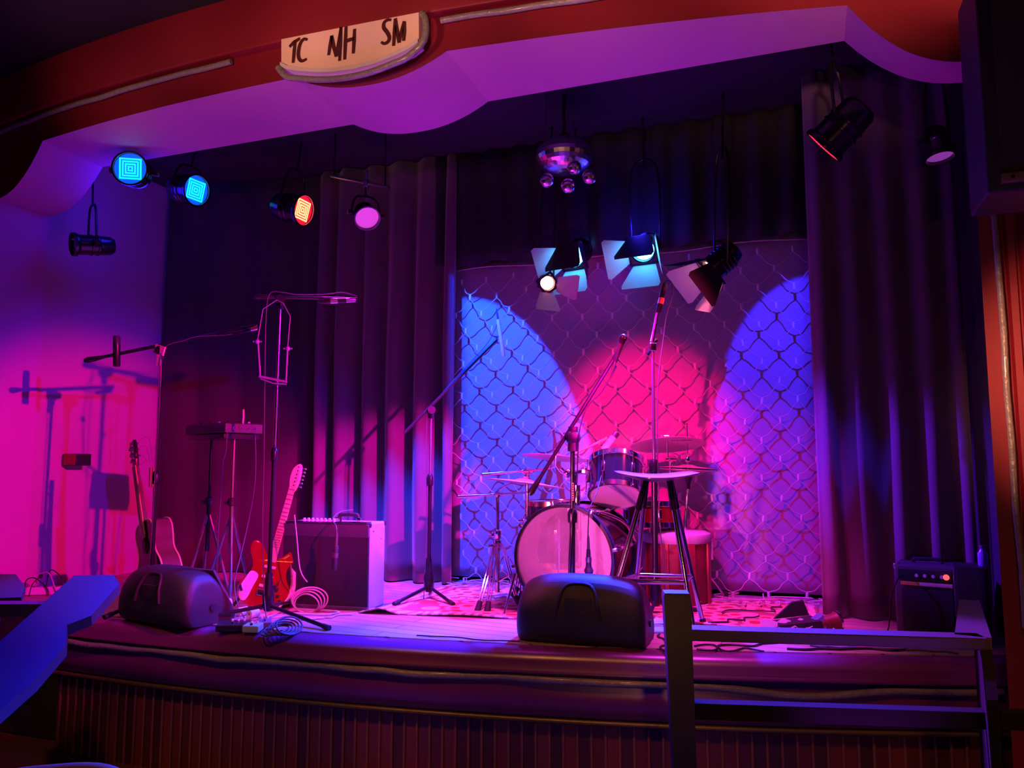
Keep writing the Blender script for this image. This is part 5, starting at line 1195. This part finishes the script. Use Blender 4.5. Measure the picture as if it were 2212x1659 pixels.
# blue-lit coil, pedals and bits at the front left
q = G(594, 1368); b = B()
for k in range(5): 
    F = Matrix.Translation(q + RT * .018 * k + V((0, 0, .014 + .006 * k))) @ Matrix.Rotation(.18 * k, 4, 'Y')
    b.tube([F @ V((.055 * math.cos(a), .085 * math.sin(a), .008 * math.sin(a))) for a in [2 * PI * i / 22 for i in range(22)]], .005, 6, close=True)
solo(b, 'cable_coil', cable_g, 'flat blue-lit coil of cable on the apron beside the foot of the chrome-topped stand', 'cable', angle=180)
def pedal(px, py, rot, label, body, size=(.075, .12, .035), knobs=2):
    c = G(px, py); t = thing('effect_pedal', label, 'effect pedal', c); F = rz(rot, c)
    b = B(F); b.box((0, 0, size[2] / 2 + .002), size, Matrix.Rotation(.08, 3, 'X'), bevel=.005); b.build('case', body, t)
    for k in range(knobs): b = B(F); b.lathe([(.007, 0), (.006, .012), (.001, .012)], Matrix.Translation(((k - .5) * .03, size[1] * .28, size[2] + .002)), 10); b.build('control_knob', white_plastic, t)
    b = B(F); b.lathe([(.009, 0), (.008, .01), (.001, .012)], Matrix.Translation((0, -size[1] * .25, size[2] - .002)), 12); b.build('foot_switch', chrome, t)
pedal(505, 1360, YAW + .1, 'black effect pedal with a pale edge in front of the red guitar', black_paint, (.16, .1, .035), 3)
pedal(546, 1364, YAW - .1, 'small green effect pedal on the apron between two other pedals', green_p, (.085, .07, .035))
pedal(571, 1356, YAW + .3, 'small mauve effect pedal touching the foot of the chrome-topped stand', mat('mauve_case', (.2, .15, .22), .4), (.07, .11, .04))
c = G(486, 1338); t = thing('slotted_box', 'small pale box with dark slots behind the right end of the left monitor', 'box', c); F = rz(YAW + .3, c)
b = B(F); b.box((0, 0, .055), (.07, .08, .11), bevel=.02); b.build('case', cream, t)
for k in range(3): b = B(F); b.box((.0, -.041, .028 + .026 * k), (.05, .006, .009), Matrix.Rotation(.3, 3, 'Y')); b.build('slot', rubber, t)
for px, py, lb in ((533, 1328, 'pale foam roll lying left of the stand foot under the red guitar'), (556, 1333, 'pale foam roll touching the foot of the chrome-topped stand')):
    c = G(px, py) + V((0, 0, .024)); b = B(); b.lathe([(.010, 0), (.024, 0), (.024, .06), (.010, .06), (.010, 0)], frame(-FH * .8 - RT * .5, loc=c), 18, cap=False); solo(b, 'foam_roll', white_plastic, lb, 'foam roll')
# power strip and small gooseneck at the far left
c = G(88, 1285); t = thing('power_strip', 'pale power strip with cables at the far left of the deck by the pillar', 'power strip', c); F = rz(YAW + .15, c)
b = B(F); b.box((0, 0, .028), (.30, .06, .05), bevel=.008); b.build('case', white_plastic, t)
for k in range(4): b = B(F); b.lathe([(.018, 0), (.018, .004), (.001, .003)], Matrix.Translation((-.1 + k * .065, 0, .053)), 14); b.build('socket', cable_g, t)
for k in range(3): b = B(F); b.tube([(-.1 + k * .065, 0, .055), (-.09 + k * .07, .0, .10 + .03 * k), (-.03 + k * .08, -.02, .11 + .03 * (k % 2)), (.05 + k * .05, -.04, .05), (.07 + k * .06, -.05, .006)], .004, 6, 5); b.build('plug_lead', cable_w if k == 1 else cable_b, t)
c = G(62, 1290); t = thing('gooseneck_microphone', 'tiny gooseneck microphone leaning by the power strip at the far left', 'microphone', c)
e = PD(88, 1245, dep(c)); b = B(); b.tube([c + V((0, 0, .005)), PD(70, 1262, dep(c)), e], .003, 6, 4); b.build('neck', black_metal, t); b = B(); b.ball(e, .014, 12, 8); b.build('capsule', rubber, t)
# open case and lamp lying behind the right rail
c = G(1728, 1362); t = thing('open_bag', 'open black bag with a raised flap on the deck behind the violet rail', 'bag', c); F = rz(YAW, c)
b = B(F); b.loft([[(-.16, -.07, 0), (.10, -.07, 0), (.10, .10, 0), (-.16, .10, 0)], [(-.15, -.065, .035), (.09, -.065, .06), (.09, .09, .06), (-.15, .09, .03)]]); b.build('bag_body', black_cloth, t)
b = B(F); b.hexa([(-.10, .09, .04), (.085, .09, .06), (.085, .11, .06), (-.10, .11, .04)], [(.0, .10, .125), (.06, .10, .135), (.06, .115, .135), (.0, .115, .125)]); b.build('flap', black_plastic, t)
b = B(F); b.grid([[(-.20 + .03 * i, -.075 - .01 * (i % 2), .012 + .012 * ((i * 7) % 3)) for i in range(9)], [(-.20 + .03 * i, .02, .04 + .01 * ((i * 5) % 3)) for i in range(9)]]); b.build('lining', cushion_m, t, angle=180)
c = G(1800, 1362); t = thing('small_lamp', 'small lamp with a chrome rim lying on the deck behind the violet rail', 'lamp', c); d_ = (RT * .9 + FH * .1 + V((0, 0, .15)))
F = frame(d_, loc=c + V((0, 0, .045))); b = B(F); b.lathe([(.015, -.10), (.034, -.09), (.04, 0), (.046, .02)], n=24); b.build('housing', wood_red, t)
b = B(F); b.lathe([(.044, .02), (.05, .022), (.05, .034), (.042, .036), (.036, .026), (.001, .022)], n=24, cap=False); b.build('reflector', chrome, t)
b = B(); b.loft([[c + RT * x + FH * y + V((0, 0, 0)) for x, y in ((-.16, -.03), (-.05, -.05), (-.05, .05), (-.16, .04))], [c + RT * x + FH * y + V((0, 0, z)) for x, y, z in ((-.13, -.01, .04), (-.06, -.03, .085), (-.06, .03, .085), (-.12, .02, .05))]]); b.build('wrap_cloth', cable_blue, t, smooth=False)
b = B(); b.ball(c - RT * .02 - FH * .06 + V((0, 0, .014)), .014, 10, 8); b.ball(c + RT * .02 - FH * .065 + V((0, 0, .012)), .012, 10, 8); b.build('clamp_screw', chrome, t)
# ================================================================== LIGHT
BLUE, RED, MAG, VIO = (.02, .09, 1.), (1., .02, .10), (1., .03, .42), (.30, .05, 1.)
def ahead(p, d, s): return V(p) + V(d).normalized() * s
# two added blue wash lamps, unseen behind the arch, each flap shading the curtain
def wash(label, c, aim, edge, col, power, angle, blend):
    c, aim, edge = V(c), V(aim), V(edge)
    t = thing('hidden_wash_lamp', label, 'stage light', c)
    d = (aim - c).normalized()
    b = B(frame(d, loc=c)); b.lathe([(.02, -.09), (.045, -.08), (.05, .0), (.045, .0), (.04, -.03), (.001, -.035)], n=20, cap=False); b.build('housing', black_metal, t)
    f0 = c.lerp(edge, .045); sgn_ = 1 if edge.x > -1 else -1
    q = [f0 + V((0, 0, -.02)), f0 + V((sgn_ * .10, -.03, -.02)), f0 + V((sgn_ * .10, -.03, .09)), f0 + V((0, 0, .09))]
    b = B(); b.hexa(q, [p + V((0, .003, 0)) for p in q]); b.build('barn_door', black_cloth, t, smooth=False)  # added black flag, keeps the blue beam off the curtain
    b = B(); b.tube([c + V((0, -.03, 0)), V((c.x, c.y - .03, ZC))], .008); b.build('yoke', black_metal, t)
    spot('blue_wash', c, aim, col, power, angle, blend, .003)
wash('added black wash lamp with a beam-blocking flap, hidden behind the arch above the blue left part of the backdrop', (-2.15, 3.96, 3.80), PY(985, 1010, YBACK), (-2.30, 5.2, 2.1), (.0, .036, 1.), 2300, 48, .12)
wash('added black wash lamp with a beam-blocking flap, hidden behind the arch above the blue right part of the backdrop', (.0, 3.96, 3.80), PY(1800, 900, YBACK), (.10, 4.78, 2.3), (.03, .015, 1.), 560, 38, .15)
spot('red_beam', V((-1.3, 2.3, 3.3)), PY(1395, 950, YBACK), (1., .0, .16), 1100, 25, .75, .03)
spot('magenta_wash', V((-.9, 2.6, 3.3)), PY(1580, 1200, YBACK), (1., .0, .35), 300, 36, .8, .03)
for x in (-2.6, -1.5, -.4): spot('violet_floor', V((x, 3.98, 3.62)), V((x, 4.42, .75)), (.55, .02, .5), 1000, 40, .8, .06)
spot('pink_front', V((-1.9, 1.9, 1.4)), V((-1.1, 4.5, 1.25)), (1., .08, .42), 460, 25, .8, .05)
# cross light from the right of the house
spot('red_cross', V((1.05, 2.25, 2.95)), V((-4.45, 4.3, 1.22)), (1., .0, .12), 1650, 29, .6, .03)
spot('blue_cross', V((1.15, 1.75, 3.1)), V((-4.35, 4.35, 1.4)), (.12, .0, 1.), 700, 30, .5, .03)
# beams of the lit lamps, then added fill lights
spot('blue_lamp_left', ahead(qA, cdir(-.46, -.48, .70), .25), V((-2.4, 3.45, .8)), (.015, .035, 1.), 1750, 46, .6, .04)
spot('blue_lamp_right', ahead(qB, cdir(-.40, -.46, .74), .25), V((-.95, 3.2, .85)), (.015, .03, 1.), 3400, 62, .5, .04)
spot('blue_led_far', ahead(p1, cdir(.18, -.12, 1), .03), V((-2.95, 2.5, 1.0)), (.0, .008, 1.), 520, 34, .5, .05)
spot('blue_led_second', ahead(p2, cdir(.80, -.22, .9), .03), V((.05, 2.78, 1.07)), (.35, .03, 1.), 7000, 13, .6, .05)
spot('red_can_right', ahead(p5, cdir(-.68, -.70, -.5), .03), V((-1.6, 4.6, 1.0)), (1., .03, .2), 160, 50, .7, .03)
spot('red_door_lamp', ahead(qD, cdir(-.70, -.60, -.05), .0), V((-1.5, 4.5, 1.2)), (1., .10, .18), 25, 70, .5, .03)
for k, (x, e) in enumerate(((-4.3, 36), (-2.7, 58), (-1.2, 78), (.2, 66))):
    spot('violet_soffit_fill', V((x, 2.55, .25)), V((x, 3.52, 3.6)), (.40, .02, .9), e, 46, .7, .08)  # added fill, violet light from below for the soffit
spot('pink_soffit_fill', V((-2.4, 3.6, .9)), V((-2.6, 3.9, 3.6)), (1., .02, .35), 26, 100, .8, .08)  # added pink fill for the soffit, no lamp stands here
point('stage_glow', (-2.0, 4.2, 1.7), (.6, .0, .5), 3, .4)  # added point in place of light bounced around the stage
point('wall_glow', PX(300, 420, -4.3), (.03, .01, 1.), 9, .15)  # added point that tints the upper left wall blue
spot('pink_lamp_fill', V((-.6, 2.2, 1.4)), V((-1.25, 4.9, 2.8)), (1., .0, .5), 60, 15, .7, .04)
# warm room light imitated by added spots on arch, apron and pillar
for x, e in ((-3.6, 24), (-2.6, 36), (-1.9, 34), (-1.3, 30), (-.6, 56), (.4, 120), (1.3, 190)): spot('fascia_fill', V((x, 2.15, 3.25)), V((x, 3.3, 4.1)), (1., .40, .28), e, 70, 1., .05)
for x, e in ((-3.6, 75), (-2.4, 105), (-1.2, 110), (.0, 85), (1.0, 45)): spot('apron_fill', V((x, 1.2, 3.95)), V((x, 3.35, .45)), (1., .30, .09), e, 32, .8, .06)
spot('pillar_fill', V((.25, 2.1, 2.2)), V((1.2, 3.6, 1.95)), (1., .36, .20), 230, 42, .9, .06)
spot('blue_curtain', ahead(p2, cdir(.80, -.22, .9), .04), V((.90, 4.65, 1.32)), (.16, .01, 1.), 3000, 14, .9, .04)
point('front_fill', (.5, -.7, 1.4), (1., .32, .14), 27, .05)  # added fill for the ribbed apron; no table lamp stands here
point('valance_fill', qB + V((-.05, .02, .2)), (.03, .02, 1.), 5, .06)  # added point, imitates a blue glow on the valance above the lamp
spot('magenta_cross', V((1.0, 2.6, 2.9)), V((-3.15, 5.2, 1.15)), (1., .0, .55), 2300, 19, .6, .03)
w = bpy.data.worlds.new('room'); SC.world = w; w.use_nodes = True
w.node_tree.nodes['Background'].inputs[0].default_value = (.05, .03, .12, 1); w.node_tree.nodes['Background'].inputs[1].default_value = .02
# ================================================================== CAMERA
cam = bpy.data.cameras.new('camera'); cam.sensor_width = 36; cam.lens = 36 * FPX / 2212; cam.clip_end = 60; cam.clip_start = .02
co = bpy.data.objects.new('camera', cam); COL.objects.link(co); co.location = EYE; co.rotation_euler = (PI / 2 + PITCH, 0, YAW); SC.camera = co
SC.view_settings.view_transform = 'Standard'; SC.view_settings.look = 'None'; SC.view_settings.gamma = 1; SC.view_settings.use_curve_mapping = False; SC.view_settings.exposure = 0.0
SC.cycles.use_denoising = True
SC.cycles.max_bounces = 6; SC.cycles.transparent_max_bounces = 8; SC.cycles.sample_clamp_indirect = 4.
